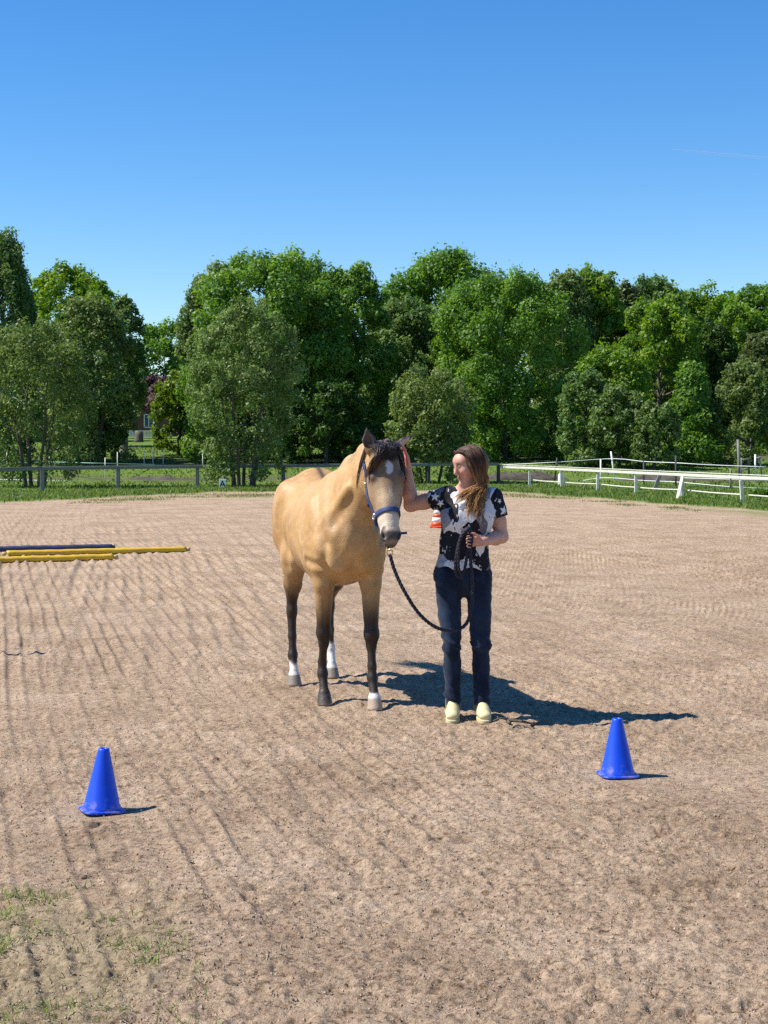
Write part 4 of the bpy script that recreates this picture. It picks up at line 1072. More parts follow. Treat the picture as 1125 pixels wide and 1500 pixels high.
crease([(.40, .12, 1.44), (.60, .20, 1.24), (.70, .17, 1.08)], .034, 0.0124)
crease([(1.0, .17, 1.44), (.84, .16, 1.30), (.72, .12, 1.14)], .026, 0.0124)
crease([(.80, 0, 1.20), (.78, 0, 1.05), (.72, 0, .92)], .030, 0.0161, False)
crease([(.70, .06, .90), (.62, .20, .92), (.48, .26, .94)], .022, 0.0099)
crease([(.42, .30, 1.0), (.37, .27, .90), (.38, .23, .82)], .024, 0.0136)
crease([(-.12, .28, 1.30), (-.20, .29, 1.05), (-.27, .24, .86)], .040, 0.0136)
crease([(.98, .17, 1.63), (.88, .18, 1.53), (.80, .20, 1.38)], .020, 0.0074)
crease([(.92, .17, 1.56), (.80, .19, 1.46), (.70, .20, 1.36)], .018, 0.0050)
crease([(-.42, .30, 1.36), (-.50, .26, 1.2), (-.60, .25, 1.0)], .035, 0.0087)
for q_ in range(4): crease([(.12 - .09 * q_, .32, 1.22), (.09 - .09 * q_, .33, 1.05), (.10 - .09 * q_, .30, .93)], .020, 0.0022)
HN = vnormals(HV, HQ)
# fine relief: folds on the neck, ribs, veins
fx = HV
HV = HV + HN * ((vn3(HV * np.array([9., 9, 5.5]), 3) - .5) * .009 * sst(.6, .9, HV[:, 2]) + (vn3(HV * np.array([26., 10, 10]), 5) - .5) * .0022)[:, None]
# coat colours
def mixc(c, col, w): return c * (1 - w[:, None]) + np.array(col) * w[:, None]
F_, S_, Z_ = HV.T
nz = vn3(HV * 7.0, 8); nz2 = vn3(HV * 23.0, 9)
coat = np.repeat(np.array([[.47, .268, .098]]), len(HV), 0)
coat = mixc(coat, (.50, .305, .135), sst(.35, .8, nz) * .8)
coat = mixc(coat, (.32, .17, .06), sst(.0, -.75, F_) * .25 * sst(.3, .7, nz2))
coat = mixc(coat, (.27, .14, .05), sst(.45, .75, vn3(HV * np.array([4., 4, 6]), 18)) * .40)
coat = mixc(coat, (.56, .37, .19), sst(.52, .8, vn3(HV * 31.0, 19)) * .30)
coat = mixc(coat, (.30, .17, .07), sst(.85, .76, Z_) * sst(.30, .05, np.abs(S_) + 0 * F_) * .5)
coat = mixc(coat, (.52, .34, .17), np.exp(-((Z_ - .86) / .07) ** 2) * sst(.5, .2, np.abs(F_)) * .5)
dors = np.exp(-(S_ / .022) ** 2) * (Z_ > 1.36) * (F_ < .42)
coat = mixc(coat, (.06, .035, .022), dors * .9)
leg_dark = np.where(F_ > .1, sst(.78, .50, Z_ + .10 * (nz - .5)), sst(.86, .52, Z_ + .16 * (nz - .5)))
leg_dark = leg_dark * (Z_ < .95)
coat = mixc(coat, (.018, .010, .007), leg_dark * .98)
dusty = sst(.20, .06, Z_) * .30
coat = mixc(coat, (.085, .06, .042), dusty)
rh = (F_ < -.1) & (S_ < 0); lh = (F_ < -.1) & (S_ > 0); lf = (F_ > .5) & (S_ > 0) & (Z_ < .8); rf = (F_ > .2) & (S_ < 0) & (Z_ < .8)
WH = (.72, .68, .62)
coat = mixc(coat, WH, rh * sst(.175, .145, Z_ + .04 * (nz2 - .5)))
coat = mixc(coat, WH, lh * sst(.265, .215, Z_ + .08 * (nz2 - .5)))
coat = mixc(coat, WH, lf * sst(.118, .102, Z_ + .02 * (nz2 - .5)))
hoofm = sst(.082, .074, Z_)
hoofc = np.where(rf[:, None], np.array([[.07, .055, .045]]), np.where(lf[:, None], np.array([[.40, .30, .22]]), np.array([[.22, .18, .14]])))
coat = coat * (1 - hoofm[:, None]) + hoofc * hoofm[:, None]
coat = mixc(coat, (.42, .31, .21), sst(.03, .0, Z_ + .02 * (nz2 - .5)) * .7)
# head markings
rel = HV - A; ht = rel @ hd / TS; hsx = rel @ hs_; hdp = -(rel @ fr_)
head = (F_ > 1.02) & (ht < .72) & (ht > -.2) & (np.abs(hsx) < .2) & (hdp < .27)
hm = head.astype(float)
coat = mixc(coat, (.29, .18, .098), hm * sst(.04, .30, ht) * .80)
coat = mixc(coat, (.075, .046, .030), hm * sst(.36, .12, ht) * sst(.12, .03, hdp) * .80)
coat = mixc(coat, (.10, .065, .045), hm * np.exp(-((ht - .17) / .05) ** 2 - ((np.abs(hsx) - .1) / .045) ** 2 - ((hdp - .06) / .05) ** 2) * .95)
coat = mixc(coat, (.46, .33, .20), hm * np.exp(-((ht - .34) / .08) ** 2) * sst(.09, .02, hdp) * (.5 + .5 * nz2))
coat = mixc(coat, (.60, .49, .37), hm * sst(.41, .45, ht) * .9)
coat = mixc(coat, (.034, .028, .028), hm * sst(.528, .562, ht + .03 * (nz - .5)) * sst(.135, .09, hdp) * .95)
coat = mixc(coat, (.36, .25, .22), hm * np.exp(-((ht - .612) / .012) ** 2) * sst(.05, .02, np.abs(hsx)) * .6)
star = 1 - sst(.55, 1.25, ((hsx - .002 - .006 * np.sin(ht * 60)) / (.024 - .10 * np.clip(ht - .13, -.05, .06))) ** 2 + ((ht - .128) / .046) ** 2 + 1.1 * (vn3(HV * 60., 29) - .5))
coat = mixc(coat, (.50, .47, .45), hm * star * (hdp < .05))
strp = (1 - sst(.006, .011, np.abs(hsx - .012 - .01 * np.sin(ht * 40)))) * sst(.22, .30, ht) * sst(.46, .40, ht)
coat = mixc(coat, (.56, .46, .35), hm * strp * (hdp < .03) * .4)
for eb, et, ef in EARS:
    ax = et - eb; L = np.linalg.norm(ax); q = ((HV - eb) @ ax) / L ** 2; dist = np.linalg.norm(HV - eb - np.clip(q, 0, 1)[:, None] * ax, axis=1)
    on = ((q > .12) & (dist < .06)).astype(float)
    coat = mixc(coat, (.050, .034, .026), on * .92)
    inside = on * ((HN @ ef) > .25) * (q < .72)
    coat = mixc(coat, (.075, .05, .042) if et[1] < .1 else (.55, .42, .36), inside * .9)
M_COAT = attr_mat('horse_coat', rough=.50, spec=.4, var=.13, scale=22, bump=.32, bscale=120, stretch=(1, 1, 1))
horse = empty('horse', tuple(HO), horse_rz); tag(horse, 'buckskin horse with dark legs and a white star standing in a blue halter', 'horse')
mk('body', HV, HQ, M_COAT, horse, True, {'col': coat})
headq = HQ[head[HQ].all(1)]; hid = np.unique(headq); hmap = np.zeros(len(HV), int); hmap[hid] = np.arange(len(hid))
HB = BVHTree.FromPolygons([Vector(v) for v in HV[hid]], [tuple(int(i) for i in hmap[q]) for q in headq])
# eyes
M_EYE, t_, b_ = new_mat('horse_eye'); b_.inputs['Base Color'].default_value = (.012, .008, .006, 1); b_.inputs['Roughness'].default_value = .08
def ball(mb, c, r, k=14, m=8):
    a = np.arange(k) * 2 * np.pi / k; ph = np.linspace(.02, np.pi - .02, m)
    V = np.stack([np.outer(np.cos(a), np.sin(ph)), np.outer(np.sin(a), np.sin(ph)), np.repeat(np.cos(ph)[None], k, 0)], -1).reshape(-1, 3) * r + np.asarray(c)
    i, j = np.meshgrid(np.arange(k), np.arange(m - 1), indexing='ij')
    mb.add(V, np.stack([i * m + j, i * m + j + 1, ((i + 1) % k) * m + j + 1, ((i + 1) % k) * m + j], -1).reshape(-1, 4))
for s in (-1, 1):
    mb = MB(); ball(mb, hp(.172, s * .090, .066), .0225); mb.build('eye', M_EYE, horse, True)
# hair: mane, forelock, tail
def hair_mat(name, attr='col', rough=.5):
    return attr_mat(name, attr, rough, .3, .18, 40)
M_MANE = hair_mat('dark_mane')
rg = np.random.default_rng(77)
# forelock: falls forward between the ears and is swept to the horse's right
n = 850; K = []; side_ = []
for i in range(n):
    u = rg.normal(0, 1); b = np.array([1.070, .105, 1.706]) + rg.normal(0, 1, 3) * (.030, .036, .005)
    right = rg.random() < .60; side_.append(1.0 if right else .15)
    if right:
        q_ = rg.random(); e = hp(.07 + .11 * q_ + rg.normal(0, .012), -.078 - .052 * q_ + rg.normal(0, .008), -.010 + rg.normal(0, .006)); e = e + np.array([-.02, 0, 0])
        m1 = hp(-.015, (b[1] - .112) * .9 - .012, -.016 + rg.normal(0, .003)); m2 = hp(.03 + .06 * q_ + rg.normal(0, .008), -.042 - .045 * q_ + rg.normal(0, .010), -.022 + rg.normal(0, .004)); 
        if abs((e - A) @ hs_) > .08: e = e - fr_ * (abs((e - A) @ hs_) - .07) * 1.3
    else:
        sx = rg.normal(.012, .034); e = hp(rg.uniform(.03, .10), sx, -.008); m1 = hp(-.015, (b[1] - .112) * .9, -.016 + rg.normal(0, .003)); m2 = hp(.03, sx * .8, -.026)
    K.append([b, m1, m2, e])
V, Q = strand_mesh(splines(np.array(K), 12), rg.uniform(.0018, .0034, n), 3)
tt = np.tile(np.repeat(np.linspace(0, 1, 12), 3), n); per = np.repeat(rg.random(n), 36)
c = np.array([.016, .012, .011]) + np.outer(sst(.30, 1, tt) * (.3 + .7 * per) * (np.repeat(np.array(side_), 36)), np.array([.16, .075, .045]))
mk('forelock', V, Q, M_MANE, horse, True, {'col': c})
# mane: from the crest, lying over to the left side, a few locks to the right
n = 900; K = []
crest = spline([(.40, 0, 1.50), (.64, .02, 1.615), (.86, .06, 1.688), (1.04, .10, 1.712), (1.09, .108, 1.715)], 200)
for i in range(n):
    q = rg.random(); b = crest[int(q * 199)] + rg.normal(0, .004, 3) + np.array([0, .010, -.004]); sgn = 1
    L = rg.uniform(.13, .27) * (.8 if sgn < 0 else 1)
    hwid = .09 + .05 * (1 - q)
    m1 = b + np.array([.0, sgn * .035, .006]); m2 = b + np.array([rg.normal(0, .015), sgn * hwid, -.35 * L]); e = b + np.array([rg.normal(.01, .03), sgn * (hwid + .035), -L])
    K.append([b, m1, m2, e])
for i in range(260):          # short tufts that lie over to the near side of the crest
    q = rg.uniform(.30, .98); b = crest[int(q * 199)] + rg.normal(0, .004, 3) + np.array([0, .004, -.004]); L = rg.uniform(.05, .12)
    K.append([b, b + np.array([.004, -.022, -.004]), b + np.array([.008 + rg.normal(0, .006), -.042, -.4 * L]), b + np.array([.012 + rg.normal(0, .012), -.056 - .02 * (1 - q), -L])])
n = len(K)
V, Q = strand_mesh(splines(np.array(K), 9), rg.uniform(.002, .004, n), 3)
tt = np.tile(np.repeat(np.linspace(0, 1, 9), 3), n); per = np.repeat(rg.random(n), 27)
c = np.array([.022, .014, .011]) + np.outer(tt * per, np.array([.09, .050, .03])) + np.outer((per > .88) * .22, np.array([1, .92, .8]))
mk('mane', V, Q, M_MANE, horse, True, {'col': c})
# one thin dark lock that strayed to the near side of the neck
nl = 70; K = []
for i in range(nl):
    b = np.array([.985 + rg.normal(0, .012), .078, 1.698]); K.append([b, b + np.array([0, -.045 + rg.normal(0, .003), .0]), b + np.array([-.01 + rg.normal(0, .008), -.088 + rg.normal(0, .003), -.12]), b + np.array([-.03 + rg.normal(0, .006), -.108 + rg.normal(0, .003), rg.uniform(-.30, -.18)])])
V, Q = strand_mesh(splines(np.array(K), 10), rg.uniform(.0018, .0032, nl), 4)
mk('mane_lock', V, Q, M_MANE, horse, True, {'col': np.array([.035, .016, .012]) + np.outer(np.repeat(rg.random(nl), 40), np.array([.03, .014, .008]))})
n = 460; K = []
for i in range(n):
    b = np.array([-.845, 0, 1.30]) + rg.normal(0, 1, 3) * (.012, .018, .04); sw = rg.normal(0, .06); L = rg.uniform(.55, .92)
    K.append([b, b + np.array([-.13, .05 + sw * .2, -.02]), b + np.array([-.36 * L / .75, .14 + sw * .8, -.26 * L]), b + np.array([-.78 * L + rg.normal(0, .05), .22 + sw * 1.6, -.62 * L])])
V, Q = strand_mesh(splines(np.array(K), 12), rg.uniform(.003, .0055, n), 3)
mk('tail', V, Q, M_MANE, horse, True, {'col': np.array([.020, .014, .012]) + np.outer(np.repeat(rg.random(n), 36), np.array([.05, .03, .02]))})

# ------------------------------------------------------------------ halter
halter = empty('halter', tuple(HO), horse_rz); tag(halter, 'navy blue padded halter on the head of the horse', 'halter')
M_NAVY = plain('navy_webbing', (.018, .040, .130), .55, var=.15, scale=30, bump=.3, bscale=250)
M_BRASS = plain('brass', (.62, .46, .20), .3, 1.0, var=.1)
M_STEEL = plain('steel', (.62, .60, .56), .28, 1.0, var=.08)
def hit(o, d, off):
    """outermost coat point seen from far along d towards o, lifted by off"""
    d = np.array(d, float); d /= np.linalg.norm(d); p = np.array(o) + d * .45
    r_ = HB.ray_cast(Vector(p), Vector(-d))
    if r_[0] is None: return np.array(o) + d * .1, d
    return np.array(r_[0]) + d * off, d
def strap(name, P, N_, w, th=.006, mat=None, parent=None, closed=False):
    P = np.array(P); n = len(P); N_ = np.array(N_)
    T = np.roll(P, -1, 0) - np.roll(P, 1, 0) if closed else np.gradient(P, axis=0)
    T /= np.linalg.norm(T, axis=1, keepdims=True) + 1e-9
    W = np.cross(T, N_); W /= np.linalg.norm(W, axis=1, keepdims=True) + 1e-9; Nn = np.cross(W, T)
    prof = [(-.5, -.5), (-.5, .35), (-.36, .5), (.36, .5), (.5, .35), (.5, -.5)]
    V = np.stack([P + W * a * w + Nn * b * th for a, b in prof], 1).reshape(-1, 3); k = len(prof)
    m = n if closed else n - 1
    i, j = np.meshgrid(np.arange(m), np.arange(k), indexing='ij')
    Q = np.stack([i * k + j, i * k + (j + 1) % k, ((i + 1) % n) * k + (j + 1) % k, ((i + 1) % n) * k + j], -1).reshape(-1, 4)
    return mk(name, V, Q, mat or M_NAVY, parent or halter, True)
def around(t, dc, sl=0.0, n=56, off=.006, a0=0, a1=2 * np.pi):
    P, Ns = [], []
    for a in np.linspace(a0, a1, n, endpoint=abs(a1 - a0) < 6.2):
        d = fr_ * math.cos(a) + hs_ * math.sin(a); o = hp(t + sl * (1 - math.cos(a)) * .5, 0, dc)
        p, d_ = hit(o, d, off); P.append(p); Ns.append(d_)
    P = np.array(P); Ps = P.copy()
    for _ in range(3): Ps = .5 * Ps + .25 * (np.roll(Ps, 1, 0) + np.roll(Ps, -1, 0))
    if abs(a1 - a0) < 6.2: Ps[0], Ps[-1] = P[0], P[-1]
    return Ps, np.array(Ns)
NB, NBn = around(.405, .085, .02)
strap('noseband', NB, NBn, .030, .009, closed=True)
def side_strap(s, t0, d0, t1, d1, name, w=.024):
    P, Ns = [], []
    for q in np.linspace(0, 1, 18):
        o = hp(t0 + (t1 - t0) * q, 0, d0 + (d1 - d0) * q); p, d = hit(o, hs_ * s, .006); P.append(p); Ns.append(d)
    P = np.array(P)
    for _ in range(3): P[1:-1] = .5 * P[1:-1] + .25 * (P[2:] + P[:-2])
    return strap(name, P, Ns, w, .008), P
CH = {}
for s in (-1, 1): CH[s] = side_strap(s, .405, .125, .115, .165, 'cheek_strap', .026)[1]
# crown piece behind the ears
P, Ns = [], []
c0 = hp(.115, 0, .165)
for a in np.linspace(-1.57, 1.57, 26):
    d = hs_ * math.sin(a) + np.array([-.25, 0, .97]) * math.cos(a); p, d_ = hit(c0 + np.array([-.03, 0, .0]) * math.cos(a), d, .008); P.append(p); Ns.append(d_)
strap('crownpiece', P, Ns, .026, .008)
# throat strap and chin strap
P, Ns = around(.30, .12, 0, 24, .008, 1.75, 2 * np.pi - 1.75); strap('throat_strap', P, Ns, .022, .007)
q0 = NB[28]; P = spline([NB[20] - fr_ * .004, (NB[20] + NB[24]) / 2 - fr_ * .012 + hd * .03, hp(.50, -.0, .135), (NB[36] + NB[32]) / 2 - fr_ * .012 + hd * .03, NB[36] - fr_ * .004], 22)
strap('chin_strap', P, np.repeat(-fr_[None], 22, 0), .022, .007)
def ring(mb, c, r, th, nrm, k=22):
    nrm = np.array(nrm, float); nrm /= np.linalg.norm(nrm); u = np.cross(nrm, [.3, .2, .9]); u /= np.linalg.norm(u); v = np.cross(nrm, u)
    a = np.linspace(0, 2 * np.pi, k + 1); P = np.array(c) + r * (np.outer(np.cos(a), u) + np.outer(np.sin(a), v)); V, Q = tube_arrays(P, th, 7); mb.add(V, Q)
for s in (-1, 1):
    mb = MB(); ring(mb, CH[s][0] + hs_ * s * .006 + hd * .006, .019, .0045, hs_ * s); mb.build('square_ring', M_STEEL, halter, True)
mb = MB(); cc = CH[-1][13]; mb.box(cc - hs_ * .006, (.03, .012, .03), None, .003); mb.build('buckle', M_BRASS, halter)
CHIN = hp(.545, .0, .142)
mb = MB(); ring(mb, CHIN, .022, .005, hs_); mb.build('chin_ring', M_BRASS, halter, True)
# loose strap end poking out past the left corner of the mouth
e0 = hp(.535, .045, .075); e1 = e0 + hs_ * .060 + fr_ * .012 + hd * .004
strap('strap_end', spline([e0, (e0 + e1) / 2 + hd * .003, e1 + hd * .0], 8), np.repeat(fr_[None], 8, 0), .014, .006)
# ------------------------------------------------------------------ woman (local axes = world axes, origin between her feet)
WO = np.array([.50, 9.47, 0.0])
woman = empty('person', tuple(WO)); tag(woman, 'woman with long brown hair in a black and white shirt and jeans, stroking the horse', 'person')
HC = np.array([.022, -.005, 1.572])                       # middle of the skull
hf = np.array([-.86, -.46, -.27]); hf /= np.linalg.norm(hf)   # where the face looks
hl = np.cross([0, 0, 1.], hf); hl /= np.linalg.norm(hl); hu = np.cross(hf, hl)   # side, up
def hd3(f, s, u): return HC + hf * f + hl * s + hu * u
HM = np.stack([hf, hl, hu], 1)
RSH, REL, RWR, RHA = np.array([-.128, .035, 1.372]), np.array([-.335, .13, 1.315]), np.array([-.350, .125, 1.550]), np.array([-.362, .10, 1.61])
LSH, LEL, LWR, LHA = np.array([.178, .02, 1.362]), np.array([.228, .035, 1.125]), np.array([.095, -.165, 1.108]), np.array([.040, -.195, 1.108])

b = SDF((-.46, -.34, -.01), (.32, .30, 1.72), .0050)
# head and neck
b.ell(HC + hf * -.012 + hu * .018, (.094, .074, .092), .03, HM)
b.seg(hd3(.030, 0, -.02), hd3(.052, 0, -.085), (.058, .052), (.034, .032), .035, tuple(hl))
b.ell(hd3(.062, 0, .035), (.030, .052, .040), .03, HM)                  # forehead
b.seg(hd3(.088, 0, .012), hd3(.106, 0, -.026), (.009, .010), (.013, .012), .010, tuple(hl))   # nose
b.ell(hd3(.097, 0, -.034), (.012, .015, .008), .008, HM)
b.ell(hd3(.080, 0, -.058), (.013, .022, .007), .006, HM); b.ell(hd3(.077, 0, -.070), (.013, .020, .008), .006, HM)   # lips
b.ell(hd3(.072, 0, -.097), (.020, .020, .016), .014, HM)                # chin
for s in (-1, 1):
    b.ell(hd3(.062, s * .040, -.022), (.026, .024, .026), .02, HM)      # cheek
    b.ell(hd3(.083, s * .028, .012), (.010, .017, .010), .008, HM, 'sub')
    b.ell(hd3(.078, s * .028, .010), (.013, .014, .012), .004, HM)
    b.ell(hd3(.0, s * .074, -.012), (.018, .010, .030), .008, HM)       # ear
b.seg((.026, .022, 1.52), (.028, .03, 1.385), (.050, .052), (.056, .058), .03)
# trunk under the clothes
b.seg((.022, .03, 1.37), (.016, .015, 1.25), (.135, .075), (.140, .095), .05, (1, 0, 0))
b.seg((.016, .015, 1.25), (-.012, .01, 1.05), (.135, .095), (.118, .085), .05, (1, 0, 0))
b.seg((-.012, .01, 1.05), (-.02, .01, .90), (.118, .085), (.155, .105), .05, (1, 0, 0))
# arms
def arm(sh, el, wr, r=(.052, .043, .041, .026)):
    b.seg(sh, sh * .4 + el * .6, r[0], r[1] + .003, .03); b.seg(sh * .4 + el * .6, el, r[1] + .003, r[2] - .001, .02)
    m = el * .68 + wr * .32; b.seg(el, m, r[2] - .002, r[2] + .001, .02); b.seg(m, wr, r[2] + .001, (r[3] + .002, r[3] - .003), .02)
arm(RSH, REL, RWR); arm(LSH, LEL, LWR)
# hands: palm, four bent fingers, thumb
def finger(p0, d0, bend, lens, r, up):
    p = np.array(p0, float); d = np.array(d0, float) / np.linalg.norm(d0); up = np.array(up, float)
    for i, L in enumerate(lens):
        q = p + d * L; b.seg(p, q, r * (1 - .10 * i), r * (1 - .10 * (i + 1)), .004); p = q
        d = d * math.cos(bend[i]) + up * math.sin(bend[i]); up = up - d * (up @ d); up /= np.linalg.norm(up)
# left hand (viewer's right): a fist round the rope, knuckles forward
pd = np.array([-.90, -.40, .05]); pd /= np.linalg.norm(pd); pu = np.array([.12, -.10, .98]); pn = np.cross(pd, pu)   # pn points to the camera side or away
if pn[1] > 0: pn = -pn
b.seg(LWR, LWR + pd * .070, (.020, .026), (.017, .036), .012, tuple(pn))
for i in range(4):
    r0 = LWR + pd * (.078 - .004 * abs(i - 1)) + pu * (.030 - .020 * i) + pn * .004
    finger(r0, pd + pn * .25, (1.15, 1.35, .9), (.034 - .003 * (i == 3), .026, .020), .0088 - .0008 * (i == 3), pn * 1.0)
finger(LWR + pd * .030 + pu * .022 + pn * .012, pd * .7 + pu * .55 + pn * .5, (.35, .5, .3), (.034, .030, .024), .0098, pd)
# right hand: spread on the horse's neck behind the ear
qd = np.array([-.10, -.34, .93]); qd /= np.linalg.norm(qd); qn = np.array([-.92, .0, -.1]); qn -= qd * (qn @ qd); qn /= np.linalg.norm(qn); qs = np.cross(qd, qn)
b.seg(RWR, RWR + qd * .075, (.028, .019), (.036, .015), .012, tuple(qs))
for i in range(4):
    s = (i - 1.5) * .020; finger(RWR + qd * (.082 - .004 * abs(i - 1.3)) + qs * s, qd + qs * s * 4 + qn * .15, (.30, .35, .3), (.036, .026, .020), .0085 - .0008 * (i == (0)), qn)
finger(RWR + qd * .030 - qs * .026, qd * .8 - qs * .75 + qn * .2, (.1, .2, .2), (.036, .030, .022), .0098, qd)
# legs (inside the jeans)
HIPR, KNR, ANR = np.array([-.112, .01, .87]), np.array([-.082, -.01, .465]), np.array([-.073, .02, .10])
HIPL, KNL, ANL = np.array([.084, .01, .87]), np.array([.096, -.01, .465]), np.array([.104, .015, .10])
for H_, K_, A_ in ((HIPR, KNR, ANR), (HIPL, KNL, ANL)):
    b.seg(H_, K_, .060, .040, .03); b.seg(K_, K_ * .65 + A_ * .35 + (0, .015, 0), .038, .038, .02); b.seg(K_ * .65 + A_ * .35 + (0, .015, 0), A_, .038, .030, .02)
    b.seg(A_, A_ + (0, -.10, -.055), .034, .026, .02)
V, Q = b.mesh(2); del b
n_ = vnormals(V, Q)
rel = V - HC; f_, s_, u_ = rel @ hf, rel @ hl, rel @ hu
skin = np.repeat(np.array([[.56, .315, .225]]), len(V), 0)
skin = mixc(skin, (.60, .26, .19), sst(.45, .8, vn3(V * 11, 4)) * .35)
hm = (np.abs(f_) < .14) & (np.abs(s_) < .1) & (u_ > -.12) & (u_ < .12)
g3 = lambda f, s, u, w: np.exp(-(((f_ - f) / w[0]) ** 2 + ((np.abs(s_) - s) / w[1]) ** 2 + ((u_ - u) / w[2]) ** 2))
skin = mixc(skin, (.62, .24, .19), hm * g3(.066, .044, -.028, (.03, .024, .02)) * .5)
skin = mixc(skin, (.42, .13, .12), hm * g3(.09, 0, -.064, (.03, .024, .013)) * .95)
skin = mixc(skin, (.09, .055, .04), hm * g3(.09, .029, .031, (.03, .019, .0075)) * .9)
skin = mixc(skin, (.10, .07, .06), hm * g3(.085, .030, .009, (.022, .016, .009)) * .95)  # dark eyes, spread wider so the colour also holds the shade under the brow
hand = np.minimum(np.linalg.norm(V - LHA, axis=1), np.linalg.norm(V - RHA - (0, -.02, .05), axis=1))
skin = mixc(skin, (.60, .25, .20), sst(.11, .04, hand) * .45)
skin = mixc(skin, (.62, .15, .13), sst(.13, .06, np.linalg.norm(V - RHA - (0, -.02, .05), axis=1)) * .75)  # red glow of sunlight through the right hand, put into the skin colour
M_SKIN = attr_mat('skin', rough=.48, spec=.35, var=.05, scale=40, bump=.05, bscale=300)
M_SKIN.node_tree.nodes['Principled BSDF'].inputs['Subsurface Weight'].default_value = .08
M_SKIN.node_tree.nodes['Principled BSDF'].inputs['Subsurface Radius'].default_value = (.02, .008, .004)
mk('body', V, Q, M_SKIN, woman, True, {'col': skin})

# jeans
j = SDF((-.24, -.20, .03), (.24, .22, 1.02), .0062)
j.seg((-.012, .01, .985), (-.016, .012, .87), (.146, .104), (.160, .120), .06, (1, 0, 0))
j.ell((-.075, .065, .87), (.095, .085, .095), .05); j.ell((.045, .065, .87), (.095, .085, .095), .05)
for H_, K_, A_, sx in ((HIPR, KNR, ANR, -1), (HIPL, KNL, ANL, 1)):
    j.seg(H_ + (sx * -.004, 0, .03), H_ * .45 + K_ * .55, (.086, .100), (.070, .080), .022, (1, 0, 0)); j.seg(H_ * .45 + K_ * .55, K_, (.070, .080), (.057, .067), .015, (1, 0, 0))
    c_ = K_ * .62 + A_ * .38 + (0, .018, 0)
    j.seg(K_, c_, (.057, .066), (.052, .063), .02, (1, 0, 0)); j.seg(c_, A_ + (0, -.005, -.01), (.052, .063), (.049, .058), .02, (1, 0, 0))
    j.seg(A_ + (0, -.005, -.03), A_ + (0, -.005, -.09), (.046, .054), (.044, .052), .004, (1, 0, 0), 'sub')
j.cut_below(.088)
V, Q = j.mesh(2); del j
N_ = vnormals(V, Q); z = V[:, 2]
fold = (fbm2(V[:, 0] * 9 + V[:, 1] * 7, z * 26 + V[:, 0] * 16, 3, 5) - .45)
kn = np.exp(-((z - .47) / .07) ** 2) + .95 * sst(.30, .10, z) + .55 * np.exp(-((z - .84) / .06) ** 2)
V = V + N_ * (fold * (.010 + .030 * kn))[:, None]
wear = np.exp(-((z - .62) / .13) ** 2) * sst(.0, -.07, V[:, 1]) * .5 + sst(.5, .75, vn3(V * np.array([28., 28, 9]), 6)) * .35
jc = mixc(np.repeat(np.array([[.007, .013, .030]]), len(V), 0), (.030, .055, .105), np.clip(wear, 0, 1) * .7)
seam = np.exp(-((np.abs(V[:, 0] - np.where(V[:, 0] < -.005, -.09, .085)) - .075) / .004) ** 2) * .25 + sst(.108, .100, z) * .5
jc = mixc(jc, (.04, .06, .10), np.clip(seam, 0, 1))
M_JEANS = attr_mat('denim', rough=.85, spec=.2, var=.16, scale=160, bump=.25, bscale=420, sheen=.15)
jeans = mk('jeans', V, Q, M_JEANS, woman, True, {'col': jc})
for s, H_, sx in ((-1, HIPR, -.115), (1, HIPL, .088)):
    continue
    P = spline([(sx - s * .035, -.128, .935), (sx, -.124, .895), (sx + s * .045, -.095, .885)], 10); mb = MB(); mb.tube(P, .004, 5); mb.build('pocket_seam', plain('seam', (.05, .075, .12), .8), jeans, True)

# shirt
t = SDF((-.30, -.24, .88), (.30, .24, 1.46), .0056)
t.seg((.024, .028, 1.362), (.018, .005, 1.26), (.150, .082), (.158, .118), .05, (1, 0, 0))
for s in (-1, 1): t.ell((.006 + s * .068, -.072, 1.235), (.070, .058, .068), .05)
t.seg((.018, .005, 1.26), (-.008, .0, 1.09), (.156, .116), (.140, .106), .06, (1, 0, 0))
t.seg((-.008, .0, 1.09), (-.014, .0, .945), (.140, .106), (.166, .128), .05, (1, 0, 0))
t.seg(RSH + (.01, 0, .0), RSH * .48 + REL * .52 + (0, 0, -.008), .066, .064, .045); t.seg(LSH + (-.01, 0, 0), LSH * .44 + LEL * .56, .068, .066, .045)
t.seg((.025, .02, 1.40), (.025, .01, 1.52), (.072, .068), (.075, .075), .015, (1, 0, 0), 'sub')
t.ell((.01, -.09, 1.40), (.06, .07, .045), .02, None, 'sub')
dR = (REL - RSH) / np.linalg.norm(REL - RSH); dL = (LEL - LSH) / np.linalg.norm(LEL - LSH)
cR = RSH + dR * .088; cL = LSH + dL * .118
t.seg(cR + dR * .006, cR + dR * .12, .052, .054, .003, (0, 1, 0), 'sub'); t.seg(cL + dL * .006, cL + dL * .12, .054, .056, .003, (0, 1, 0), 'sub')
Xg = (t.lo[0] + t.h * np.arange(t.n[0]))[:, None, None]; Yg = (t.lo[1] + t.h * np.arange(t.n[1]))[None, :, None]; Zg = (t.lo[2] + t.h * np.arange(t.n[2]))[None, None]
for cc, dd, xs in ((cR, dR, -1), (cL, dL, 1)):
    pl = ((Xg - cc[0]) * dd[0] + (Yg - cc[1]) * dd[1] + (Zg - cc[2]) * dd[2])
    nearm = np.minimum(np.where(xs < 0, -.148 - Xg, Xg - .180), .05) if False else None
    reg = np.sqrt(((Xg - cc[0] - dd[0] * np.clip(pl, 0, .2)) ** 2 + (Yg - cc[1] - dd[1] * np.clip(pl, 0, .2)) ** 2 + (Zg - cc[2] - dd[2] * np.clip(pl, 0, .2)) ** 2)) - .085
    cutv = np.maximum(-pl, reg).astype(np.float32); t.D = np.maximum(t.D, -cutv)
t.seg((-.014, .0, .93), (-.014, .0, .80), (.158, .120), (.160, .122), .003, (1, 0, 0), 'sub')
t.cut_below(.935)
V, Q = t.mesh(2); del t
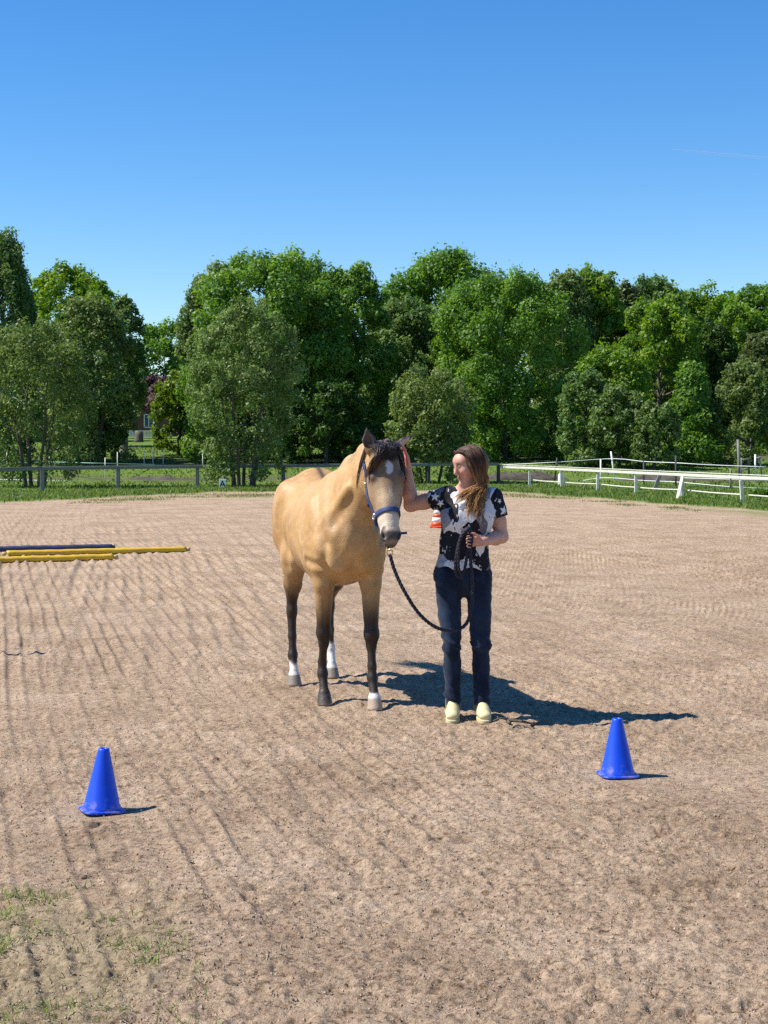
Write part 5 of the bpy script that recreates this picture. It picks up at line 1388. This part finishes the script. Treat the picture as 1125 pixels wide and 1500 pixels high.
N_ = vnormals(V, Q); z = V[:, 2]
fold = fbm2(V[:, 0] * 13 + z * 5, z * 9 - V[:, 0] * 9, 3, 15) - .45
V = V + N_ * (fold * (.012 + .020 * sst(1.12, 1.0, z)))[:, None]
V[:, 2] += .012 * np.sin(V[:, 0] * 40) * sst(1.0, .94, z)
# printed cloth: torn-photo collage in black, white and grey
def shirt_mat():
    m, tr, bs = new_mat('printed_cotton'); N = tr.nodes.new; L = tr.links.new
    tc = N('ShaderNodeTexCoord'); mp = N('ShaderNodeMapping'); mp.inputs['Location'].default_value = (.617, .35, .71)
    mp.inputs['Scale'].default_value = (1.25, .8, .85); L(tc.outputs['Object'], mp.inputs['Vector'])
    nw = N('ShaderNodeTexNoise'); nw.inputs['Scale'].default_value = 13; L(mp.outputs[0], nw.inputs['Vector'])
    wp = N('ShaderNodeVectorMath'); wp.operation = 'MULTIPLY_ADD'; L(nw.outputs['Color'], wp.inputs[0]); wp.inputs[1].default_value = (.09, .09, .09); L(mp.outputs[0], wp.inputs[2])
    vo = N('ShaderNodeTexVoronoi'); vo.inputs['Scale'].default_value = 10.0; L(wp.outputs[0], vo.inputs['Vector'])
    sp_ = N('ShaderNodeSeparateColor'); L(vo.outputs['Color'], sp_.inputs[0])
    rp_ = N('ShaderNodeValToRGB'); rp_.color_ramp.interpolation = 'CONSTANT'; e = rp_.color_ramp.elements
    for k, (p, c) in enumerate(((0, (.012, .012, .016)), (.26, (.60, .60, .61)), (.46, (.016, .017, .022)), (.58, (.12, .125, .15)), (.70, (.70, .69, .69)), (.86, (.26, .28, .32)))):
        if k > 1: e.new(p)
        e[k].position = p; e[k].color = (*c, 1)
    L(sp_.outputs[0], rp_.inputs[0])
    n2 = N('ShaderNodeTexNoise'); n2.inputs['Scale'].default_value = 34; n2.inputs['Detail'].default_value = 3; L(mp.outputs[0], n2.inputs['Vector'])
    r2 = N('ShaderNodeValToRGB'); r2.color_ramp.interpolation = 'CONSTANT'; r2.color_ramp.elements[0].color = (0, 0, 0, 1); r2.color_ramp.elements[1].position = .64; r2.color_ramp.elements[1].color = (1, 1, 1, 1); L(n2.outputs[0], r2.inputs[0])
    mx = N('ShaderNodeMix'); mx.data_type = 'RGBA'; L(r2.outputs[0], mx.inputs[0]); L(rp_.outputs[0], mx.inputs[6])
    iv = N('ShaderNodeMix'); iv.data_type = 'RGBA'; iv.blend_type = 'DIFFERENCE'; iv.inputs[0].default_value = 1; L(rp_.outputs[0], iv.inputs[6]); iv.inputs[7].default_value = (.5, .5, .5, 1)
    L(iv.outputs[2], mx.inputs[7]); L(mx.outputs[2], bs.inputs['Base Color'])
    at2 = N('ShaderNodeAttribute'); at2.attribute_name = 'plain'
    m3 = N('ShaderNodeMix'); m3.data_type = 'RGBA'; L(at2.outputs['Fac'], m3.inputs[0]); L(mx.outputs[2], m3.inputs[6]); m3.inputs[7].default_value = (.014, .016, .028, 1)
    L(m3.outputs[2], bs.inputs['Base Color'])
    bs.inputs['Roughness'].default_value = .85; bs.inputs['Specular IOR Level'].default_value = .2
    return m
M_SHIRT = shirt_mat()
sleeve = np.clip(sst(.185, .20, V[:, 0] + .10 * np.maximum(1.34 - z, 0)) * (z > 1.18), 0, 1)
shirt = mk('shirt', V, Q, M_SHIRT, woman, True, {'plain': sleeve})
SB = BVHTree.FromPolygons([Vector(v) for v in V], [tuple(int(i) for i in q) for q in Q])
M_PRINT = plain('white_print', (.74, .74, .75), .85, var=.05)
def star_print(c, d, r, rot):
    """five pointed star printed on the cloth, laid on its surface"""
    d = np.array(d, float); d /= np.linalg.norm(d); u = np.cross([0, 0, 1.], d); u /= np.linalg.norm(u); w = np.cross(d, u); pts = [(0, 0)]
    for k in range(20):
        a = k * np.pi / 10; m_ = k % 4
        rr = r * (1, .62, .40, .62)[m_]; pts.append((rr * math.sin(a + rot), rr * math.cos(a + rot)))
    P = []
    for x, y in pts:
        o = np.array(c) + u * x + w * y; h_ = SB.ray_cast(Vector(o + d * .2), Vector(-d), .4); P.append(np.array(h_[0]) + d * .0025 if h_[0] is not None else o)
    P = np.array(P); T_ = [[0, 1 + k, 1 + (k + 1) % 20] for k in range(20)]
    return mk('star_print', np.concatenate([P, P - d * .002]), [np.array(T_), np.array([[1 + k, 21 + 1 + k, 21 + 1 + (k + 1) % 20, 1 + (k + 1) % 20] for k in range(20)])], M_PRINT, shirt, True)
star_print((.225, 0, 1.285), (.45, -.9, .1), .036, .2)
star_print((.196, 0, 1.335), (.3, -.9, .3), .016, .5)
star_print((-.185, 0, 1.372), (-.2, -.95, .2), .030, .1)
star_print((-.150, 0, 1.330), (-.1, -.95, .2), .026, .7)
# collar-like pale patch on her left shoulder is part of the print; hair and belt follow
hairm = attr_mat('brown_hair', 'col', .5, .25, .18, 40)
rg = np.random.default_rng(5)
hh = SDF((-.16, -.20, 1.22), (.22, .20, 1.72), .006)
hh.ell(HC + hf * -.022 + hu * .022, (.102, .086, .096), .02, HM)
hh.seg(hd3(-.045, .0, .0), (.06, .075, 1.36), (.085, .06), (.075, .035), .04, (1, 0, 0))
for s in (-1, 1): hh.seg(hd3(-.01, s * .078, .0), hd3(-.01, s * .080, -.09), (.05, .022), (.05, .022), .03, tuple(hf))
hh.ell(hd3(.085, 0, -.04), (.055, .064, .098), .015, HM, 'sub')
Vh, Qh = hh.mesh(2); del hh
hc0 = np.array([.052, .027, .017]); hc1 = np.array([.46, .235, .085])
tt = sst(1.50, 1.30, Vh[:, 2]); hn = vn3(Vh * np.array([60., 60, 6]), 2)
hair = mk('hair', Vh, Qh, hairm, woman, True, {'col': hc0 + np.outer(np.clip(tt * .5 + .25 * hn, 0, 1), hc1 - hc0)})
HBV = BVHTree.FromPolygons([Vector(v) for v in Vh], [tuple(int(i) for i in q) for q in Qh])
nl = 130; per_l = 13; n = nl * per_l; K = []; tint = []; ph = []
# the near side is the side of the head towards the camera: hl or -hl
ns = 1 if hl[1] < 0 else -1
for i in range(nl):
    f0 = rg.uniform(-.085, .058); part = hd3(f0, -ns * .012 + rg.normal(0, .008), .110 - 8.0 * max(0, abs(f0 + .015) - .02) ** 2)
    side = ns if rg.random() < .66 else -ns
    fr2 = rg.uniform(0, 1)
    ff = f0 * .75 - .005
    a1 = hd3(ff, side * .062, .085); a2 = hd3(ff * .85 - .004, side * .094, .012); a3 = hd3(ff * .7 + .0, side * .092, -.065)
    q = (f0 + .085) / .143
    a4 = hd3(ff * .55 - .005 + .012 * (q > .6), side * (.075 + .02 * rg.random()), -.125)
    if side == ns:
        if rg.random() < .30 and q > .35:      # the lock that has swung forward
            e = np.array([-.060 + rg.normal(0, .022), -.120 + rg.normal(0, .01), 1.345 + rg.normal(0, .022)])
        else:
            e = np.array([.075 - .075 * q + rg.normal(0, .014), -.105 - .03 * q + rg.normal(0, .01), 1.285 + rg.normal(0, .03)])
    else:
        e = np.array([.135 - .07 * q + rg.normal(0, .012), .06 - .02 * q + rg.normal(0, .01), 1.40 + rg.normal(0, .02)])
    mid = a4 * .5 + e * .5 + np.array([rg.normal(.0, .008), (-.012 if side == ns else .012) + rg.normal(0, .006), .012])
    # keep clear of the shirt
    h_ = SB.find_nearest(Vector(e))
    if h_[0] is not None:
        v = np.array(h_[0]); nn = np.array(h_[1]); dd = (e - v) @ nn
        if dd < .010: e = e + nn * (.012 + rg.random() * .02 - dd)
    h_ = SB.find_nearest(Vector(mid))
    if h_[0] is not None:
        v = np.array(h_[0]); nn = np.array(h_[1]); dd = (mid - v) @ nn
        if dd < .014: mid = mid + nn * (.016 + rg.random() * .02 - dd)
    base = np.array([part, a1, a2, a3, a4, mid, e]); lt = rg.random(); lp_ = rg.uniform(0, 6.28)
    for m_ in range(per_l):
        o_ = rg.normal(0, 1, 3); K.append(base + np.outer([.5, .9, .8, .8, .9, .8, .35], o_ * .0055)); tint.append(np.clip(lt + rg.normal(0, .12), 0, 1)); ph.append(lp_ + rg.normal(0, .25))
Cv = splines(np.array(K), 13)
wv = np.array(ph)[:, None] + np.linspace(0, 13, 13)[None]
amp_ = sst(.35, .8, np.linspace(0, 1, 13))[None]; Cv[:, :, 0] += .0085 * np.sin(wv) * amp_ * 1.25; Cv[:, :, 1] += .009 * np.cos(wv * 1.1) * amp_
V, Q = strand_mesh(Cv, rg.uniform(.0022, .0038, n), 3)
tl = np.tile(np.repeat(np.linspace(0, 1, 13), 3), n); pt = np.repeat(np.array(tint), 39)
c = hc0 + np.outer(np.clip(sst(.30, .85, tl) * (.30 + .85 * pt) + .14 * (pt > .75), 0, 1), hc1 - hc0)
mk('strands', V, Q, hairm, hair, True, {'col': c})

# boots
M_BOOT = plain('pale_yellow_leather', (.60, .52, .27), .6, var=.10, scale=14, bump=.12)
M_SOLE = plain('crepe_sole', (.50, .42, .24), .8, var=.12, scale=20, bump=.2)
def boot(A_, tx, s):
    root = None
    o = SDF((A_[0] - .12, -.28, -.002), (A_[0] + .12, .16, .17), .0045)
    ax = np.array([A_[0], .02, 0]); tip = ax + np.array([tx, -.155, 0])
    o.seg(ax + (0, .025, .15), ax + (0, .030, .06), (.039, .050), (.039, .052), .02, (1, 0, 0))
    o.seg(ax + (0, .035, .05), ax * .45 + tip * .55 + (0, 0, .052), (.034, .040), (.040, .036), .02, (1, 0, 0)); o.seg(ax * .45 + tip * .55 + (0, 0, .050), tip + (0, 0, .042), (.041, .034), (.037, .026), .02, (1, 0, 0))
    o.seg(ax + (0, -.005, .125), ax * .45 + tip * .55 + (0, 0, .066), .032, .030, .025)
    o.cut_below(.020)
    V, Q = o.mesh(2)
    bt = mk('boot', V, Q, M_BOOT, woman, True)
    # sole: the outline of the foot, a little wider
    n = 40; u = np.arange(n) * 2 * np.pi / n; c, si = np.cos(u), np.sin(u); L_ = .131; cen = (ax + (0, .045, 0) + tip + (0, 0, 0)) / 2 + (0, -.012, 0)
    wd = .043 + .006 * np.sin(-u) ; y = L_ * si; x = wd * np.sign(c) * np.abs(c) ** .75; sh_ = tx * (-(y) / .26)
    rings = [np.stack([cen[0] + (x + sh_) * k, cen[1] + y * k, np.full(n, zz)], 1) for k, zz in ((.0, .001), (.97, .001), (1.0, .006), (1.0, .021), (.96, .026), (.0, .026))]
    V = np.concatenate(rings); i, jx = np.meshgrid(np.arange(5), np.arange(n), indexing='ij')
    Q = np.stack([i * n + jx, i * n + (jx + 1) % n, (i + 1) * n + (jx + 1) % n, (i + 1) * n + jx], -1).reshape(-1, 4)
    mk('sole', V, Q, M_SOLE, bt, False)
    M_EL = plain('dark_elastic', (.30, .26, .12), .9, var=.1, scale=120)
    for sg in (-1, 1):
        mb = MB(); mb.box(ax + (sg * .0425, .03, .09), (.006, .032, .06), None, .002); mb.build('elastic', M_EL, bt)
boot(ANR, -.012, -1); boot(ANL, .012, 1)
# ring on the hand
# ------------------------------------------------------------------ lead rope
rope = empty('lead_rope', (.30, 9.2, 0)); tag(rope, 'dark navy lead rope hanging in a curve from the halter to the woman\'s hand', 'rope')
ro = np.array(rope.location)
M_ROPE, tr_, bs_ = new_mat('navy_rope'); bs_.inputs['Roughness'].default_value = .7
tc = tr_.nodes.new('ShaderNodeTexCoord'); wv_ = tr_.nodes.new('ShaderNodeTexNoise'); wv_.inputs['Scale'].default_value = 110
tr_.links.new(tc.outputs['Object'], wv_.inputs['Vector']); rm = tr_.nodes.new('ShaderNodeValToRGB'); rm.color_ramp.elements[0].color = (.006, .006, .013, 1); rm.color_ramp.elements[1].color = (.022, .020, .042, 1)
rm.color_ramp.elements[0].position = .4; rm.color_ramp.elements[1].position = .7
tr_.links.new(wv_.outputs[0], rm.inputs[0]); tr_.links.new(rm.outputs[0], bs_.inputs['Base Color'])
def rope_mesh(name, pts, r, n):
    """three twisted strands"""
    P = spline(pts, n); s = np.concatenate([[0], np.cumsum(np.linalg.norm(np.diff(P, axis=0), axis=1))])
    T = np.gradient(P, axis=0); T /= np.linalg.norm(T, axis=1, keepdims=True); U = np.cross(T, [.2, .9, .3]); U /= np.linalg.norm(U, axis=1, keepdims=True); W_ = np.cross(T, U)
    mb = MB()
    for k in range(3):
        a = s * 2 * np.pi / .075 + k * 2 * np.pi / 3
        mb.tube(P + r * .52 * (np.cos(a)[:, None] * U + np.sin(a)[:, None] * W_), r * .60, 7)
    return mb.build(name, M_ROPE, rope, True)
chin = hw(CHIN).ravel()
snap0 = chin + np.array([0, 0, -.022])
eye0 = at(571, 812, 9.08)
hand = WO + LHA + np.array([-.012, -.035, .0])
r_pts = [eye0, at(579, 838, 9.08), at(594, 869, 9.07), at(614, 899, 9.08), at(637, 918, 9.12), at(660, 923.5, 9.18), at(680, 917, 9.22), at(690, 895, 9.24), at(692, 862, 9.25), at(690, 828, 9.24), at(689, 805, 9.24), hand + (0, 0, .02), hand + (-.004, 0, .055)]
rope_mesh('rope', np.array(r_pts) - ro, .0105, 260)
# the spare end, folded over the hand and hanging in two loops in front of the shirt
l_pts = [hand + (.0, 0, .05), hand + (-.02, -.01, .085), hand + (-.055, -.012, .055), hand + (-.085, -.008, -.03), hand + (-.098, 0, -.13), hand + (-.095, .012, -.19), hand + (-.07, .012, -.21), hand + (-.045, .008, -.17), hand + (-.030, 0, -.09), hand + (-.012, -.004, .0), hand + (.0, -.006, .05)]
rope_mesh('loop', np.array(l_pts) - ro, .0092, 130)
l2 = [hand + (-.002, -.012, .052), hand + (-.03, -.024, .075), hand + (-.066, -.022, .03), hand + (-.082, -.016, -.05), hand + (-.080, -.004, -.15), hand + (-.062, .008, -.20), hand + (-.058, .01, -.225)]
rope_mesh('loop', np.array(l2) - ro, .0092, 110)
clip = MB(); ring(clip, snap0 + (0, 0, -.014) - ro, .016, .0045, (.2, 1, 0)); clip.tube([snap0 + (0, 0, -.028) - ro, (snap0 + eye0) / 2 + (0, 0, -.012) - ro, eye0 + (0, 0, .026) - ro], .0055, 8)
clip.build('snap_hook', M_BRASS, rope, True)
mb = MB(); ring(mb, eye0 + (0, 0, .010) - ro, .019, .0042, (.5, 1, 0)); mb.build('swivel_ring', M_BRASS, rope, True)
